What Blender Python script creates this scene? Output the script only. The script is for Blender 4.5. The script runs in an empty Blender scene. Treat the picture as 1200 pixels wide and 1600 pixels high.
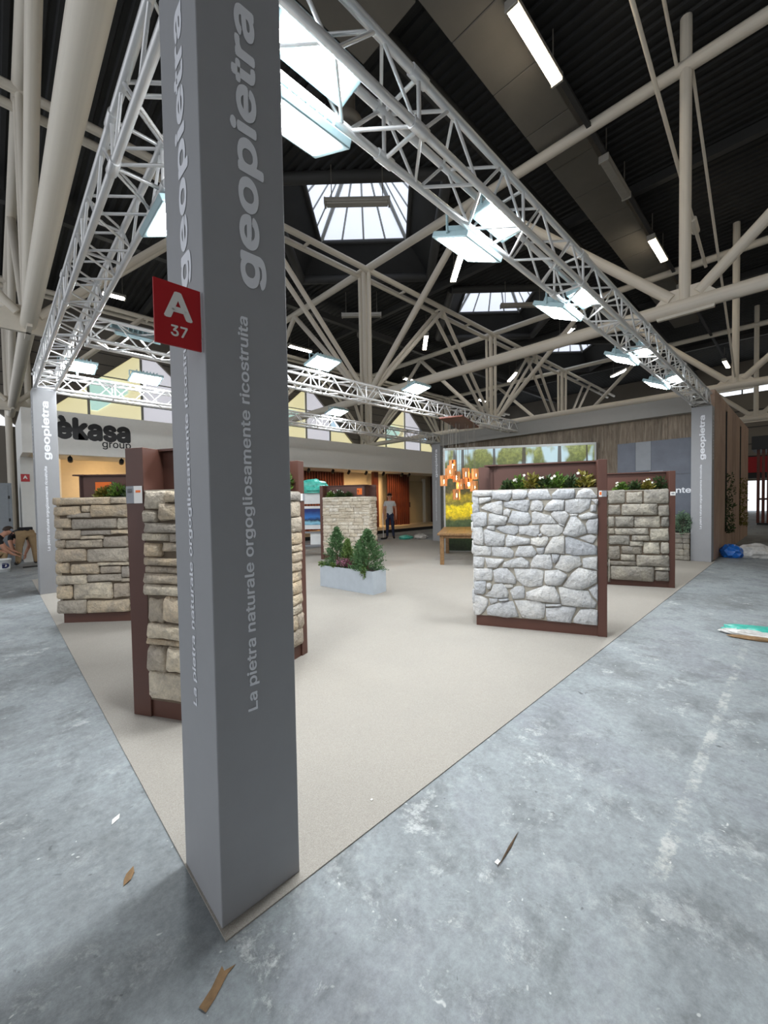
import bpy, bmesh, math, random
from mathutils import Vector, Matrix, Euler

# ---------------------------------------------------------------- camera, world, exposure
SC = bpy.context.scene
COL = SC.collection
PI = math.pi
rnd = random.Random(7)

CAM_POS = (-0.53, -1.40, 1.50)
CAM_YAW, CAM_PITCH, CAM_ROLL, CAM_F = 46.0, -1.69, -0.96, 632.8     # degrees; focal length in pixels of the 1200 px wide frame


def make_camera():
    a, p, r = (math.radians(v) for v in (CAM_YAW, CAM_PITCH, CAM_ROLL))
    F = Vector((math.cos(a) * math.cos(p), math.sin(a) * math.cos(p), math.sin(p)))
    R = Vector((math.sin(a), -math.cos(a), 0))
    U = R.cross(F)
    R2 = R * math.cos(r) + U * math.sin(r)
    U2 = -R * math.sin(r) + U * math.cos(r)
    cd = bpy.data.cameras.new('camera')
    cd.sensor_fit = 'HORIZONTAL'
    cd.sensor_width = 36.0
    cd.lens = 36.0 * CAM_F / 1200.0
    cd.clip_start = 0.05
    cd.clip_end = 300
    o = bpy.data.objects.new('camera', cd)
    COL.objects.link(o)
    m = Matrix((R2, U2, -F)).transposed().to_4x4()
    m.translation = Vector(CAM_POS)
    o.matrix_world = m
    SC.camera = o


make_camera()
SKY_STRENGTH = 1.22
FLOOD = 138.0          # radiance of the flood lamps' lenses
TUBE = 30.0            # radiance of the hall's ceiling lamps
w = bpy.data.worlds.new('world')
SC.world = w
w.use_nodes = True
bg = w.node_tree.nodes['Background']
bg.inputs[0].default_value = (0.92, 0.95, 1.0, 1)
bg.inputs[1].default_value = SKY_STRENGTH
SC.view_settings.view_transform = 'Standard'
SC.view_settings.look = 'None'
SC.view_settings.exposure = 0.0
SC.view_settings.gamma = 1.0
SC.view_settings.use_curve_mapping = False

# ---------------------------------------------------------------- materials


def srgb(r, g, b):
    def f(c):
        c /= 255.0
        return c / 12.92 if c <= 0.04045 else ((c + 0.055) / 1.055) ** 2.4
    return (f(r), f(g), f(b), 1)


class NT:
    def __init__(s, name):
        s.m = bpy.data.materials.new(name)
        s.m.use_nodes = True
        s.t = s.m.node_tree
        s.b = s.t.nodes['Principled BSDF']

    def n(s, typ, **k):
        x = s.t.nodes.new(typ)
        for a, v in k.items():
            setattr(x, a, v)
        return x

    def l(s, a, b):
        s.t.links.new(a, b)

    def coord(s, kind='Object', scale=(1, 1, 1), rot=(0, 0, 0)):
        c = s.n('ShaderNodeTexCoord')
        mp = s.n('ShaderNodeMapping')
        mp.inputs['Scale'].default_value = scale
        mp.inputs['Rotation'].default_value = rot
        s.l(c.outputs[kind], mp.inputs[0])
        return mp.outputs[0]

    def noise(s, vec, scale, detail=4, rough=0.6, dist=0.0):
        x = s.n('ShaderNodeTexNoise')
        x.inputs['Scale'].default_value = scale
        x.inputs['Detail'].default_value = detail
        x.inputs['Roughness'].default_value = rough
        x.inputs['Distortion'].default_value = dist
        s.l(vec, x.inputs['Vector'])
        return x.outputs['Fac']

    def ramp(s, fac, stops, interp='LINEAR'):
        r = s.n('ShaderNodeValToRGB')
        r.color_ramp.interpolation = interp
        e = r.color_ramp.elements
        while len(e) < len(stops):
            e.new(0.5)
        for i, (p, c) in enumerate(stops):
            e[i].position = p
            e[i].color = c if len(c) == 4 else (*c, 1)
        s.l(fac, r.inputs[0])
        return r.outputs[0]

    def mix(s, fac, a, b, mode='MIX'):
        x = s.n('ShaderNodeMix', data_type='RGBA', blend_type=mode)
        for sock, v in ((x.inputs[0], fac), (x.inputs[6], a), (x.inputs[7], b)):
            if hasattr(v, 'is_linked') or hasattr(v, 'links'):
                s.l(v, sock)
            else:
                sock.default_value = v
        return x.outputs[2]

    def math(s, op, a, b=0.0, c=None):
        x = s.n('ShaderNodeMath', operation=op)
        for i, v in enumerate((a, b, c)):
            if v is None:
                continue
            if hasattr(v, 'links'):
                s.l(v, x.inputs[i])
            else:
                x.inputs[i].default_value = v
        return x.outputs[0]

    def bump(s, h, strength=0.3, dist=0.01):
        x = s.n('ShaderNodeBump')
        x.inputs['Strength'].default_value = strength
        x.inputs['Distance'].default_value = dist
        s.l(h, x.inputs['Height'])
        s.l(x.outputs[0], s.b.inputs['Normal'])

    def color(s, c):
        if hasattr(c, 'links'):
            s.l(c, s.b.inputs['Base Color'])
        else:
            s.b.inputs['Base Color'].default_value = c

    def set(s, **k):
        for a, v in k.items():
            s.b.inputs[a.replace('_', ' ')].default_value = v
        return s


MATS = {}


def paint(name, c, rough=0.5, metal=0.0, var=0.06, scale=9.0, bump=0.0):
    """plain coloured surface with a faint procedural mottling"""
    t = NT(name)
    v = t.coord()
    f = t.noise(v, scale)
    lo = tuple(x * (1 - var) for x in c[:3])
    hi = tuple(min(1, x * (1 + var)) for x in c[:3])
    t.color(t.ramp(f, [(0.3, lo), (0.7, hi)]))
    t.set(Roughness=rough, Metallic=metal)
    if bump:
        t.bump(t.noise(v, scale * 12), bump, 0.003)
    MATS[name] = t.m
    return t.m


def emit(name, c, strength, base=(0.8, 0.8, 0.8, 1)):
    t = NT(name)
    f = t.noise(t.coord(), 3.0)
    t.l(t.ramp(f, [(0.2, tuple(x * 0.96 for x in c[:3])), (0.8, c[:3])]), t.b.inputs['Emission Color'])
    t.set(Emission_Strength=strength, Roughness=0.3)
    t.color(base)
    MATS[name] = t.m
    return t.m


def stone_mat(name, tones, speck, bump=0.5):
    """each stone object takes its own tone from its random number"""
    t = NT(name)
    oi = t.n('ShaderNodeObjectInfo')
    v = t.coord()
    off = t.n('ShaderNodeVectorMath', operation='SCALE')
    cmb = t.n('ShaderNodeCombineXYZ')
    for i in range(3):
        t.l(oi.outputs['Random'], cmb.inputs[i])
    t.l(cmb.outputs[0], off.inputs[0])
    off.inputs['Scale'].default_value = 40.0
    add = t.n('ShaderNodeVectorMath', operation='ADD')
    t.l(v, add.inputs[0])
    t.l(off.outputs[0], add.inputs[1])
    v2 = add.outputs[0]
    k = len(tones)
    base = t.ramp(oi.outputs['Random'], [(i / max(1, k - 1), tones[i]) for i in range(k)])
    n1 = t.noise(v2, 7.0, 5, 0.65, 0.4)
    n2 = t.noise(v2, 34.0, 4, 0.7)
    c = t.mix(t.ramp(n1, [(0.38, (0, 0, 0)), (0.68, (0.8, 0.8, 0.8))]), base, speck)
    c = t.mix(0.55, c, t.ramp(n2, [(0.3, (0.62, 0.62, 0.62)), (0.7, (1.1, 1.1, 1.1))]), 'MULTIPLY')
    t.color(c)
    t.set(Roughness=0.9)
    vo = t.n('ShaderNodeTexVoronoi', feature='SMOOTH_F1')
    vo.inputs['Scale'].default_value = 16.0
    t.l(v2, vo.inputs['Vector'])
    t.bump(t.math('ADD', t.math('MULTIPLY', vo.outputs['Distance'], 0.5), t.math('ADD', n1, t.math('MULTIPLY', n2, 0.6))), bump, 0.05)
    MATS[name] = t.m
    return t.m


def floor_mat():
    t = NT('worn_concrete')
    v = t.coord()
    big = t.noise(v, 0.7, 11, 0.68, 0.15)
    mid = t.noise(v, 3.1, 12, 0.74, 0.2)
    fine = t.noise(v, 24.0, 10, 0.85)
    base = t.ramp(big, [(0.33, srgb(116, 120, 121)), (0.46, srgb(138, 144, 147)), (0.54, srgb(150, 157, 160)), (0.62, srgb(142, 147, 152)), (0.74, srgb(120, 124, 126))])
    base = t.mix(t.ramp(mid, [(0.51, (0, 0, 0)), (0.62, (0.6, 0.6, 0.6))]), base, srgb(112, 116, 117))
    base = t.mix(t.ramp(t.noise(v, 5.2, 12, 0.78), [(0.54, (0, 0, 0)), (0.64, (0.45, 0.45, 0.45))]), base, srgb(176, 180, 181))
    # worn pale scuffs
    sc = t.math('MULTIPLY', t.ramp(t.noise(v, 3.3, 10, 0.82, 0.2), [(0.56, (0, 0, 0)), (0.63, (1, 1, 1))]),
                t.ramp(t.noise(v, 0.9, 2), [(0.42, (0, 0, 0)), (0.62, (1, 1, 1))]))
    base = t.mix(t.math('MULTIPLY', sc, 0.75), base, srgb(205, 208, 208))
    # dark drops and stains
    vo = t.n('ShaderNodeTexVoronoi')
    vo.inputs['Scale'].default_value = 2.6
    dv = t.n('ShaderNodeVectorMath', operation='ADD')
    nz = t.n('ShaderNodeTexNoise')
    nz.inputs['Scale'].default_value = 11
    t.l(v, nz.inputs['Vector'])
    sc2 = t.n('ShaderNodeVectorMath', operation='SCALE')
    sc2.inputs['Scale'].default_value = 0.12
    t.l(nz.outputs['Color'], sc2.inputs[0])
    t.l(v, dv.inputs[0])
    t.l(sc2.outputs[0], dv.inputs[1])
    t.l(dv.outputs[0], vo.inputs['Vector'])
    st = t.ramp(vo.outputs['Distance'], [(0.03, (1, 1, 1)), (0.055, (0, 0, 0))])
    base = t.mix(t.math('MULTIPLY', st, t.ramp(t.noise(v, 1.6, 2), [(0.45, (0, 0, 0)), (0.58, (0.85, 0.85, 0.85))])), base, srgb(74, 78, 80))
    st2 = t.ramp(t.noise(v, 9.0, 9, 0.8, 0.6), [(0.62, (0, 0, 0)), (0.67, (0.6, 0.6, 0.6))])
    base = t.mix(t.math('MULTIPLY', st2, t.ramp(t.noise(v, 1.1, 3), [(0.5, (0, 0, 0)), (0.6, (1, 1, 1))])), base, srgb(84, 88, 88))
    base = t.mix(0.7, base, t.ramp(fine, [(0.34, (0.55, 0.55, 0.55)), (0.66, (1.25, 1.25, 1.25))]), 'MULTIPLY')
    vs = t.n('ShaderNodeTexVoronoi')
    vs.inputs['Scale'].default_value = 13.0
    t.l(dv.outputs[0], vs.inputs['Vector'])
    sp = t.ramp(vs.outputs['Distance'], [(0.07, (1, 1, 1)), (0.12, (0, 0, 0))])
    base = t.mix(t.math('MULTIPLY', sp, t.ramp(t.noise(v, 4.0, 2), [(0.52, (0, 0, 0)), (0.6, (0.7, 0.7, 0.7))])), base, srgb(90, 94, 96))
    vw = t.n('ShaderNodeTexVoronoi')
    vw.inputs['Scale'].default_value = 17.0
    t.l(dv.outputs[0], vw.inputs['Vector'])
    wp = t.ramp(vw.outputs['Distance'], [(0.06, (1, 1, 1)), (0.10, (0, 0, 0))])
    base = t.mix(t.math('MULTIPLY', wp, t.ramp(t.noise(v, 3.1, 2), [(0.5, (0, 0, 0)), (0.58, (0.7, 0.7, 0.7))])), base, srgb(214, 216, 214))
    # worn white aisle line running along the stand, 1 m from its edge
    sep = t.n('ShaderNodeSeparateXYZ')
    t.l(v, sep.inputs[0])
    wob = t.math('MULTIPLY_ADD', t.noise(v, 14.0, 4, 0.8), 0.06, 0.985)
    d = t.math('ABSOLUTE', t.math('ADD', sep.outputs[1], wob))
    ln = t.ramp(d, [(0.0, (1, 1, 1)), (0.020, (1, 1, 1)), (0.032, (0, 0, 0))])
    wear = t.ramp(t.noise(v, 7.5, 9, 0.8), [(0.47, (0, 0, 0)), (0.60, (0.8, 0.8, 0.8))])
    xr = t.ramp(t.math('DIVIDE', sep.outputs[0], 10.0), [(0.0, (0, 0, 0)), (0.11, (0.2, 0.2, 0.2)), (0.14, (1, 1, 1)), (0.40, (0.8, 0.8, 0.8)), (0.5, (0, 0, 0))])
    base = t.mix(t.math('MULTIPLY', t.math('MULTIPLY', ln, wear), t.math('MULTIPLY', xr, 0.75)), base, srgb(214, 214, 208))
    t.color(base)
    rr = t.ramp(mid, [(0.3, (0.52, 0.52, 0.52)), (0.7, (0.75, 0.75, 0.75))])
    t.l(rr, t.b.inputs['Roughness'])
    t.bump(t.math('ADD', fine, sc), 0.12, 0.004)
    MATS['floor'] = t.m


def carpet_mat():
    t = NT('needle_felt_carpet')
    v = t.coord()
    f = t.noise(v, 260.0, 3, 0.8)
    g = t.noise(v, 1.3, 4)
    c = t.ramp(f, [(0.3, srgb(140, 135, 127)), (0.7, srgb(181, 176, 168))])
    c = t.mix(0.3, c, t.ramp(g, [(0.3, (0.86, 0.86, 0.86)), (0.7, (1.08, 1.07, 1.05))]), 'MULTIPLY')
    t.color(c)
    t.set(Roughness=0.95)
    t.bump(f, 0.25, 0.003)
    MATS['carpet'] = t.m


def wood_mat(name, tones, along=(1, 1, 12), rough=0.55, rand=True):
    t = NT(name)
    oi = t.n('ShaderNodeObjectInfo')
    v = t.coord(scale=along)
    f = t.noise(v, 2.2, 7, 0.65, 0.8)
    f2 = t.noise(v, 14.0, 4, 0.7)
    c = t.ramp(f, [(0.28, tones[0]), (0.5, tones[1]), (0.72, tones[2])])
    c = t.mix(0.3, c, t.ramp(f2, [(0.3, (0.6, 0.6, 0.6)), (0.7, (1.1, 1.1, 1.1))]), 'MULTIPLY')
    if rand:
        c = t.mix(0.5, c, t.ramp(oi.outputs['Random'], [(0, (0.55, 0.53, 0.5)), (1, (1.25, 1.22, 1.2))]), 'MULTIPLY')
    t.color(c)
    t.set(Roughness=rough)
    t.bump(f2, 0.15, 0.004)
    MATS[name] = t.m


def poster_mat():
    """printed garden photograph: sky and trunks on top, shrubs, a yellow flower bed, dark hedge below (local x along, z up)"""
    t = NT('garden_print')
    v = t.coord()
    sep = t.n('ShaderNodeSeparateXYZ')
    t.l(v, sep.inputs[0])
    x, z = sep.outputs[0], sep.outputs[2]
    n = t.noise(v, 2.4, 8, 0.7, 0.4)
    n2 = t.noise(v, 11.0, 6, 0.75)
    zz = t.math('ADD', t.math('DIVIDE', z, 2.95), t.math('MULTIPLY', t.math('SUBTRACT', n, 0.5), 0.22))
    c = t.ramp(zz, [(0.05, srgb(30, 38, 26)), (0.2, srgb(52, 70, 44)), (0.30, srgb(70, 84, 48)), (0.345, srgb(196, 172, 20)),
                    (0.43, srgb(226, 204, 30)), (0.46, srgb(118, 112, 46)), (0.53, srgb(176, 156, 44)), (0.57, srgb(84, 78, 48)),
                    (0.66, srgb(58, 66, 36)), (0.80, srgb(84, 98, 52)), (0.9, srgb(128, 136, 72)), (0.99, srgb(150, 160, 104))])
    leaf = t.ramp(n2, [(0.32, (0.35, 0.38, 0.3)), (0.5, (0.9, 0.9, 0.85)), (0.68, (1.7, 1.65, 1.35))])
    c = t.mix(0.8, c, leaf, 'MULTIPLY')
    # pale sky and water gaps near the top
    gap = t.ramp(t.noise(t.coord(scale=(1, 1, 0.55)), 1.5, 3, 0.5), [(0.50, (0, 0, 0)), (0.56, (1, 1, 1))])
    top = t.ramp(zz, [(0.74, (0, 0, 0)), (0.84, (1, 1, 1))])
    c = t.mix(t.math('MULTIPLY', gap, top), c, srgb(188, 214, 222))
    # trunks
    tr = t.n('ShaderNodeTexNoise')
    tr.inputs['Scale'].default_value = 6.0
    tr.inputs['Detail'].default_value = 1
    t.l(t.coord(scale=(1, 1, 0.04)), tr.inputs['Vector'])
    trm = t.ramp(tr.outputs['Fac'], [(0.63, (0, 0, 0)), (0.66, (1, 1, 1))])
    up = t.ramp(zz, [(0.62, (0, 0, 0)), (0.70, (0.9, 0.9, 0.9))])
    c = t.mix(t.math('MULTIPLY', trm, up), c, srgb(62, 54, 46))
    t.color(c)
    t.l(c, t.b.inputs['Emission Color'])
    t.set(Roughness=0.4, Emission_Strength=0.35)  # glow put into the print itself, as if backlit
    MATS['poster'] = t.m


def screen_mat():
    t = NT('lake_picture')
    v = t.coord()
    sep = t.n('ShaderNodeSeparateXYZ')
    t.l(v, sep.inputs[0])
    zz = t.math('ADD', sep.outputs[2], t.math('MULTIPLY', t.noise(v, 6.0, 5), 0.14))
    c = t.ramp(zz, [(0.0, srgb(24, 52, 92)), (0.14, srgb(120, 170, 190)), (0.2, srgb(18, 30, 50)), (0.28, srgb(46, 98, 160)), (0.45, srgb(24, 40, 92))])
    t.color(c)
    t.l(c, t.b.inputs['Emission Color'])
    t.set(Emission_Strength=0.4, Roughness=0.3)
    MATS['lake'] = t.m


def leaf_mat(name, tones):
    t = NT(name)
    v = t.coord()
    f = t.noise(v, 23.0, 3, 0.7)
    c = t.ramp(f, [(0.25 + 0.5 * i / max(1, len(tones) - 1), tones[i]) for i in range(len(tones))])
    t.color(c)
    t.set(Roughness=0.6)
    MATS[name] = t.m


floor_mat()
carpet_mat()
poster_mat()
screen_mat()
paint('pillar', srgb(154, 155, 158), 0.55, var=0.02)
paint('letter', srgb(236, 238, 244), 0.5, var=0.02)
paint('black_letter', srgb(28, 28, 30), 0.5)
paint('red', srgb(178, 12, 26), 0.45, var=0.03)
paint('alu', srgb(224, 224, 224), 0.35, 0.45, var=0.06)
paint('alu_frame', srgb(170, 172, 170), 0.4, 0.4, var=0.04)
paint('steel', srgb(232, 224, 210), 0.55, var=0.07, scale=2.0)
paint('roof', srgb(40, 41, 42), 0.7, var=0.15, scale=1.2)
paint('duct', srgb(116, 112, 105), 0.6, var=0.08, scale=1.0)
paint('beam', srgb(62, 62, 62), 0.6)
paint('brown', srgb(86, 54, 44), 0.5, var=0.05, scale=5)
paint('mortar_light', srgb(158, 152, 140), 0.95, var=0.1, scale=30, bump=0.4)
paint('mortar_dark', srgb(104, 92, 78), 0.95, var=0.15, scale=30, bump=0.4)
stone_mat('stone_white', [srgb(176, 180, 186), srgb(226, 225, 222), srgb(210, 211, 213), srgb(234, 232, 228), srgb(190, 193, 198), srgb(230, 227, 220)], srgb(192, 194, 198), 0.8)
stone_mat('stone_tan', [srgb(158, 154, 148), srgb(238, 218, 188), srgb(216, 194, 162), srgb(242, 228, 202), srgb(176, 168, 158), srgb(232, 208, 174)], srgb(164, 154, 142), 0.9)
stone_mat('stone_grey', [srgb(152, 148, 138), srgb(206, 198, 180), srgb(168, 162, 150), srgb(222, 214, 196), srgb(140, 134, 124), srgb(190, 180, 162)], srgb(140, 136, 130), 0.9)
stone_mat('stone_cream', [srgb(222, 210, 188), srgb(240, 232, 216), srgb(212, 198, 176), srgb(244, 238, 226), srgb(204, 194, 178), srgb(232, 222, 204)], srgb(202, 188, 166), 0.9)
paint('planter', srgb(176, 184, 192), 0.6, var=0.05)
paint('soil', srgb(50, 38, 30), 0.95, var=0.3, scale=40)
leaf_mat('conifer', [srgb(38, 66, 40), srgb(74, 110, 64), srgb(128, 158, 116)])
leaf_mat('conifer_light', [srgb(56, 84, 40), srgb(100, 128, 62), srgb(146, 164, 100)])
leaf_mat('leaf', [srgb(30, 54, 22), srgb(72, 104, 34), srgb(128, 150, 52)])
leaf_mat('leaf_dark', [srgb(22, 40, 20), srgb(44, 66, 30), srgb(84, 92, 44)])
leaf_mat('leaf_olive', [srgb(72, 74, 26), srgb(110, 106, 36), srgb(140, 110, 40)])
leaf_mat('leaf_blue', [srgb(60, 88, 66), srgb(104, 130, 104), srgb(150, 168, 140)])
paint('bark', srgb(84, 66, 48), 0.9, var=0.3, scale=30)
paint('petal_white', srgb(238, 234, 226), 0.6)
paint('petal_pink', srgb(196, 130, 160), 0.6, var=0.2, scale=30)
paint('petal_magenta', srgb(150, 62, 104), 0.6, var=0.2, scale=30)
wood_mat('table_wood', [srgb(112, 82, 50), srgb(140, 106, 68), srgb(160, 126, 86)], (1.2, 8, 8), 0.45, False)
wood_mat('grey_plank', [srgb(84, 74, 64), srgb(124, 112, 98), srgb(154, 143, 128)], (8, 8, 0.9), 0.8)
wood_mat('booth_board', [srgb(150, 126, 110), srgb(172, 146, 128), srgb(186, 162, 144)], (1, 1, 0.4), 0.7)
wood_mat('slat', [srgb(70, 30, 18), srgb(96, 44, 26), srgb(118, 58, 36)], (8, 8, 1), 0.5)
wood_mat('copper_wood', [srgb(170, 112, 66), srgb(202, 140, 84), srgb(224, 168, 108)], (6, 6, 1), 0.5)
wood_mat('floor_board', [srgb(138, 134, 128), srgb(158, 154, 148), srgb(174, 170, 164)], (1, 9, 1), 0.7)
paint('slate', srgb(92, 97, 108), 0.6, var=0.14, scale=2.5, bump=0.1)
paint('slate_light', srgb(128, 132, 138), 0.6, var=0.1, scale=2.5)
paint('fascia', srgb(134, 132, 128), 0.6, var=0.02)
paint('booth_grey', srgb(232, 230, 225), 0.6, var=0.02)
paint('white_wall', srgb(214, 214, 210), 0.6, var=0.02)
paint('warm_wall', srgb(206, 190, 160), 0.6, var=0.03)
paint('door', srgb(176, 160, 126), 0.55, var=0.03)
paint('black', srgb(20, 20, 20), 0.5)
paint('clad', srgb(128, 122, 114), 0.7, var=0.05, scale=1)
paint('cabinet', srgb(138, 144, 150), 0.5)
paint('card', srgb(232, 230, 226), 0.5, var=0.03)
paint('orange', srgb(240, 112, 20), 0.5, var=0.03)
paint('grey_print', srgb(140, 142, 148), 0.5)
paint('skin', srgb(190, 140, 116), 0.6)
paint('hair', srgb(58, 44, 36), 0.8, var=0.2)
paint('tee', srgb(196, 194, 192), 0.85)
paint('jeans', srgb(30, 38, 62), 0.85, var=0.12)
paint('khaki', srgb(150, 126, 94), 0.85, var=0.1)
paint('dark_cloth', srgb(24, 24, 28), 0.85)
paint('shoe', srgb(30, 28, 30), 0.6)
paint('white_plastic', srgb(226, 228, 228), 0.35, var=0.04)
paint('clear_plastic', srgb(206, 204, 200), 0.25, var=0.15, scale=20)
paint('blue_plastic', srgb(28, 100, 186), 0.3, var=0.2, scale=20)
paint('teal_plastic', srgb(70, 176, 160), 0.3, var=0.25, scale=20)
paint('navy_letter', srgb(24, 34, 84), 0.5)
paint('cardboard', srgb(136, 108, 76), 0.85, var=0.2, scale=30)
paint('rod', srgb(110, 106, 98), 0.5)
paint('lamp_body', srgb(176, 172, 164), 0.4, 0.2)
paint('flood_body', srgb(160, 186, 192), 0.4, 0.2)
paint('red_banner', srgb(170, 20, 30), 0.6)
emit('flood_lens', (0.93, 0.97, 1.0, 1), FLOOD)
emit('warm_tube', (1.0, 0.86, 0.66, 1), TUBE)
emit('neutral_tube', (1.0, 0.95, 0.86, 1), TUBE)
emit('bulb', (1.0, 0.72, 0.40, 1), 42.0)
emit('sconce', (1.0, 0.78, 0.40, 1), 9.0)
emit('sky_pane', (0.78, 0.85, 1.0, 1), 0.86)
emit('clear_strip', (0.88, 0.94, 1.0, 1), 1.6)
emit('pane_yellow', (0.84, 0.76, 0.40, 1), 0.75)
emit('pane_teal', (0.45, 0.78, 0.68, 1), 0.75)
emit('pane_lilac', (0.66, 0.66, 0.74, 1), 0.75)
emit('pane_blue', (0.48, 0.72, 0.92, 1), 0.8)
emit('daylight', (0.86, 0.93, 1.0, 1), 1.3)
M = MATS

# ---------------------------------------------------------------- helpers


def link(o, parent=None):
    COL.objects.link(o)
    if parent is not None:
        o.parent = parent
    return o


def tag(o, label, cat, group=None, kind=None):
    o['label'] = label
    o['category'] = cat
    if group:
        o['group'] = group
    if kind:
        o['kind'] = kind
    return o


def thing(name, label, cat, loc=(0, 0, 0), rotz=0.0, group=None):
    o = bpy.data.objects.new(name, None)
    o.empty_display_size = 0.1
    o.location = loc
    o.rotation_euler = (0, 0, rotz)
    link(o)
    return tag(o, label, cat, group)


def struct(o, label=None):
    o['kind'] = 'structure'
    if label:
        o['label'] = label
    return o


class MB:
    """collects faces, then links them as one mesh object"""

    def __init__(s):
        s.v, s.f, s.mi = [], [], []

    def add(s, vs, fs, mi=0):
        b = len(s.v)
        s.v += [tuple(p) for p in vs]
        s.f += [tuple(b + i for i in f) for f in fs]
        s.mi += [mi] * len(fs)
        return s

    def box(s, x0, x1, y0, y1, z0, z1, mi=0, mat=None):
        vs = [Vector(p) for p in ((x0, y0, z0), (x1, y0, z0), (x1, y1, z0), (x0, y1, z0), (x0, y0, z1), (x1, y0, z1), (x1, y1, z1), (x0, y1, z1))]
        if mat is not None:
            vs = [mat @ p for p in vs]
        return s.add(vs, [(0, 3, 2, 1), (4, 5, 6, 7), (0, 1, 5, 4), (1, 2, 6, 5), (2, 3, 7, 6), (3, 0, 4, 7)], mi)

    def prism(s, poly, frame, o0, o1, mi=0):
        """poly in (u,v) extruded along the frame's third axis from o0 to o1"""
        n = len(poly)
        vs = [frame @ Vector((u, v, o0)) for u, v in poly] + [frame @ Vector((u, v, o1)) for u, v in poly]
        fs = [tuple(range(n - 1, -1, -1)), tuple(range(n, 2 * n))] + [(i, (i + 1) % n, n + (i + 1) % n, n + i) for i in range(n)]
        return s.add(vs, fs, mi)

    def tube(s, p, q, r0, r1=None, n=10, mi=0, caps=True):
        p, q = Vector(p), Vector(q)
        r1 = r0 if r1 is None else r1
        d = (q - p).normalized()
        a = d.orthogonal().normalized()
        b = d.cross(a)
        ring = lambda c, r: [c + (a * math.cos(2 * PI * i / n) + b * math.sin(2 * PI * i / n)) * r for i in range(n)]
        fs = [(i, (i + 1) % n, n + (i + 1) % n, n + i) for i in range(n)]
        if caps:
            fs += [tuple(range(n - 1, -1, -1)), tuple(range(n, 2 * n))]
        return s.add(ring(p, r0) + ring(q, r1), fs, mi)

    def lathe(s, prof, c=(0, 0, 0), n=16, mi=0):
        c = Vector(c)
        vs = [c + Vector((r * math.cos(2 * PI * i / n), r * math.sin(2 * PI * i / n), z)) for r, z in prof for i in range(n)]
        fs = [(k * n + i, k * n + (i + 1) % n, (k + 1) * n + (i + 1) % n, (k + 1) * n + i) for k in range(len(prof) - 1) for i in range(n)]
        return s.add(vs, fs, mi)

    def mesh(s, name, mats, smooth=False, recalc=True):
        me = bpy.data.meshes.new(name)
        me.from_pydata(s.v, [], s.f)
        for m in (mats if isinstance(mats, (list, tuple)) else [mats]):
            me.materials.append(M[m] if isinstance(m, str) else m)
        me.polygons.foreach_set('material_index', s.mi)
        if recalc:
            bm = bmesh.new()
            bm.from_mesh(me)
            bmesh.ops.recalc_face_normals(bm, faces=bm.faces)
            bm.to_mesh(me)
            bm.free()
        if smooth:
            me.shade_smooth()
        me.update()
        return me

    def build(s, name, mats, parent=None, smooth=False, bevel=0.0, recalc=True, loc=None):
        o = bpy.data.objects.new(name, s.mesh(name, mats, smooth, recalc))
        if loc is not None:
            o.location = loc
        link(o, parent)
        if bevel:
            b = o.modifiers.new('bevel', 'BEVEL')
            b.width = bevel
            b.segments = 2
            b.limit_method = 'ANGLE'
        return o


_unit = {}


def rod(name, p, q, r, mat, parent=None, base=(0, 0, 0)):
    """round tube from p to q as its own object; all share one unit cylinder per material"""
    if mat not in _unit:
        m = MB()
        m.tube((0, 0, 0), (0, 0, 1), 1.0, n=12)
        me = m.mesh('tube_' + mat, mat)
        for pl in me.polygons:
            pl.use_smooth = len(pl.vertices) == 4
        _unit[mat] = me
    p, q = Vector(p) - Vector(base), Vector(q) - Vector(base)
    d = q - p
    o = bpy.data.objects.new(name, _unit[mat])
    o.location = p
    o.rotation_mode = 'QUATERNION'
    o.rotation_quaternion = d.to_track_quat('Z', 'Y')
    o.scale = (r, r, d.length)
    return link(o, parent)


def boxo(name, x0, x1, y0, y1, z0, z1, mat, parent=None, bevel=0.0):
    return MB().box(x0, x1, y0, y1, z0, z1).build(name, mat, parent, bevel=bevel)


def copy_tree(o, parent=None):
    c = o.copy()
    COL.objects.link(c)
    c.parent = parent
    for ch in o.children:
        copy_tree(ch, c)
    return c


FONT = None
try:
    import os
    FONT = bpy.data.fonts.load(os.path.join(bpy.utils.resource_path('LOCAL'), 'datafiles', 'fonts', 'Inter.woff2'))
except Exception:
    FONT = None


def text_mesh(body, length, height, mat, bold=0.0, thick=0.0012):
    """flat lettering, lower left corner of its bounding box at the origin, fitted to length x height; bold thickens the strokes (em)"""
    cu = bpy.data.curves.new('lettering', 'FONT')
    cu.body = body
    if FONT:
        cu.font = FONT
    cu.resolution_u = 4
    o = bpy.data.objects.new('lettering', cu)
    COL.objects.link(o)
    dg = bpy.context.evaluated_depsgraph_get()
    me = bpy.data.meshes.new_from_object(o.evaluated_get(dg))
    bpy.data.objects.remove(o)
    co = [(v.co.x, v.co.y) for v in me.vertices]
    fs = [tuple(p.vertices) for p in me.polygons]
    offs = [(0.0, 0.0)] + [(bold * math.cos(2 * PI * k / 8), bold * math.sin(2 * PI * k / 8)) for k in range(8)] if bold else [(0.0, 0.0)]
    vs, ff = [], []
    for k, (dx, dy) in enumerate(offs):
        n0 = len(vs)
        vs += [(x + dx, y + dy, 0.00002 * k) for x, y in co]
        ff += [tuple(n0 + i for i in f) for f in fs]
    x0, y0 = min(v[0] for v in vs), min(v[1] for v in vs)
    sx = length / (max(v[0] for v in vs) - x0)
    sy = height / (max(v[1] for v in vs) - y0)
    out = bpy.data.meshes.new('lettering')
    out.from_pydata([((x - x0) * sx, (y - y0) * sy, thick + z) for x, y, z in vs], [], ff)
    out.materials.append(M[mat])
    out.update()
    return out


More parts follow.
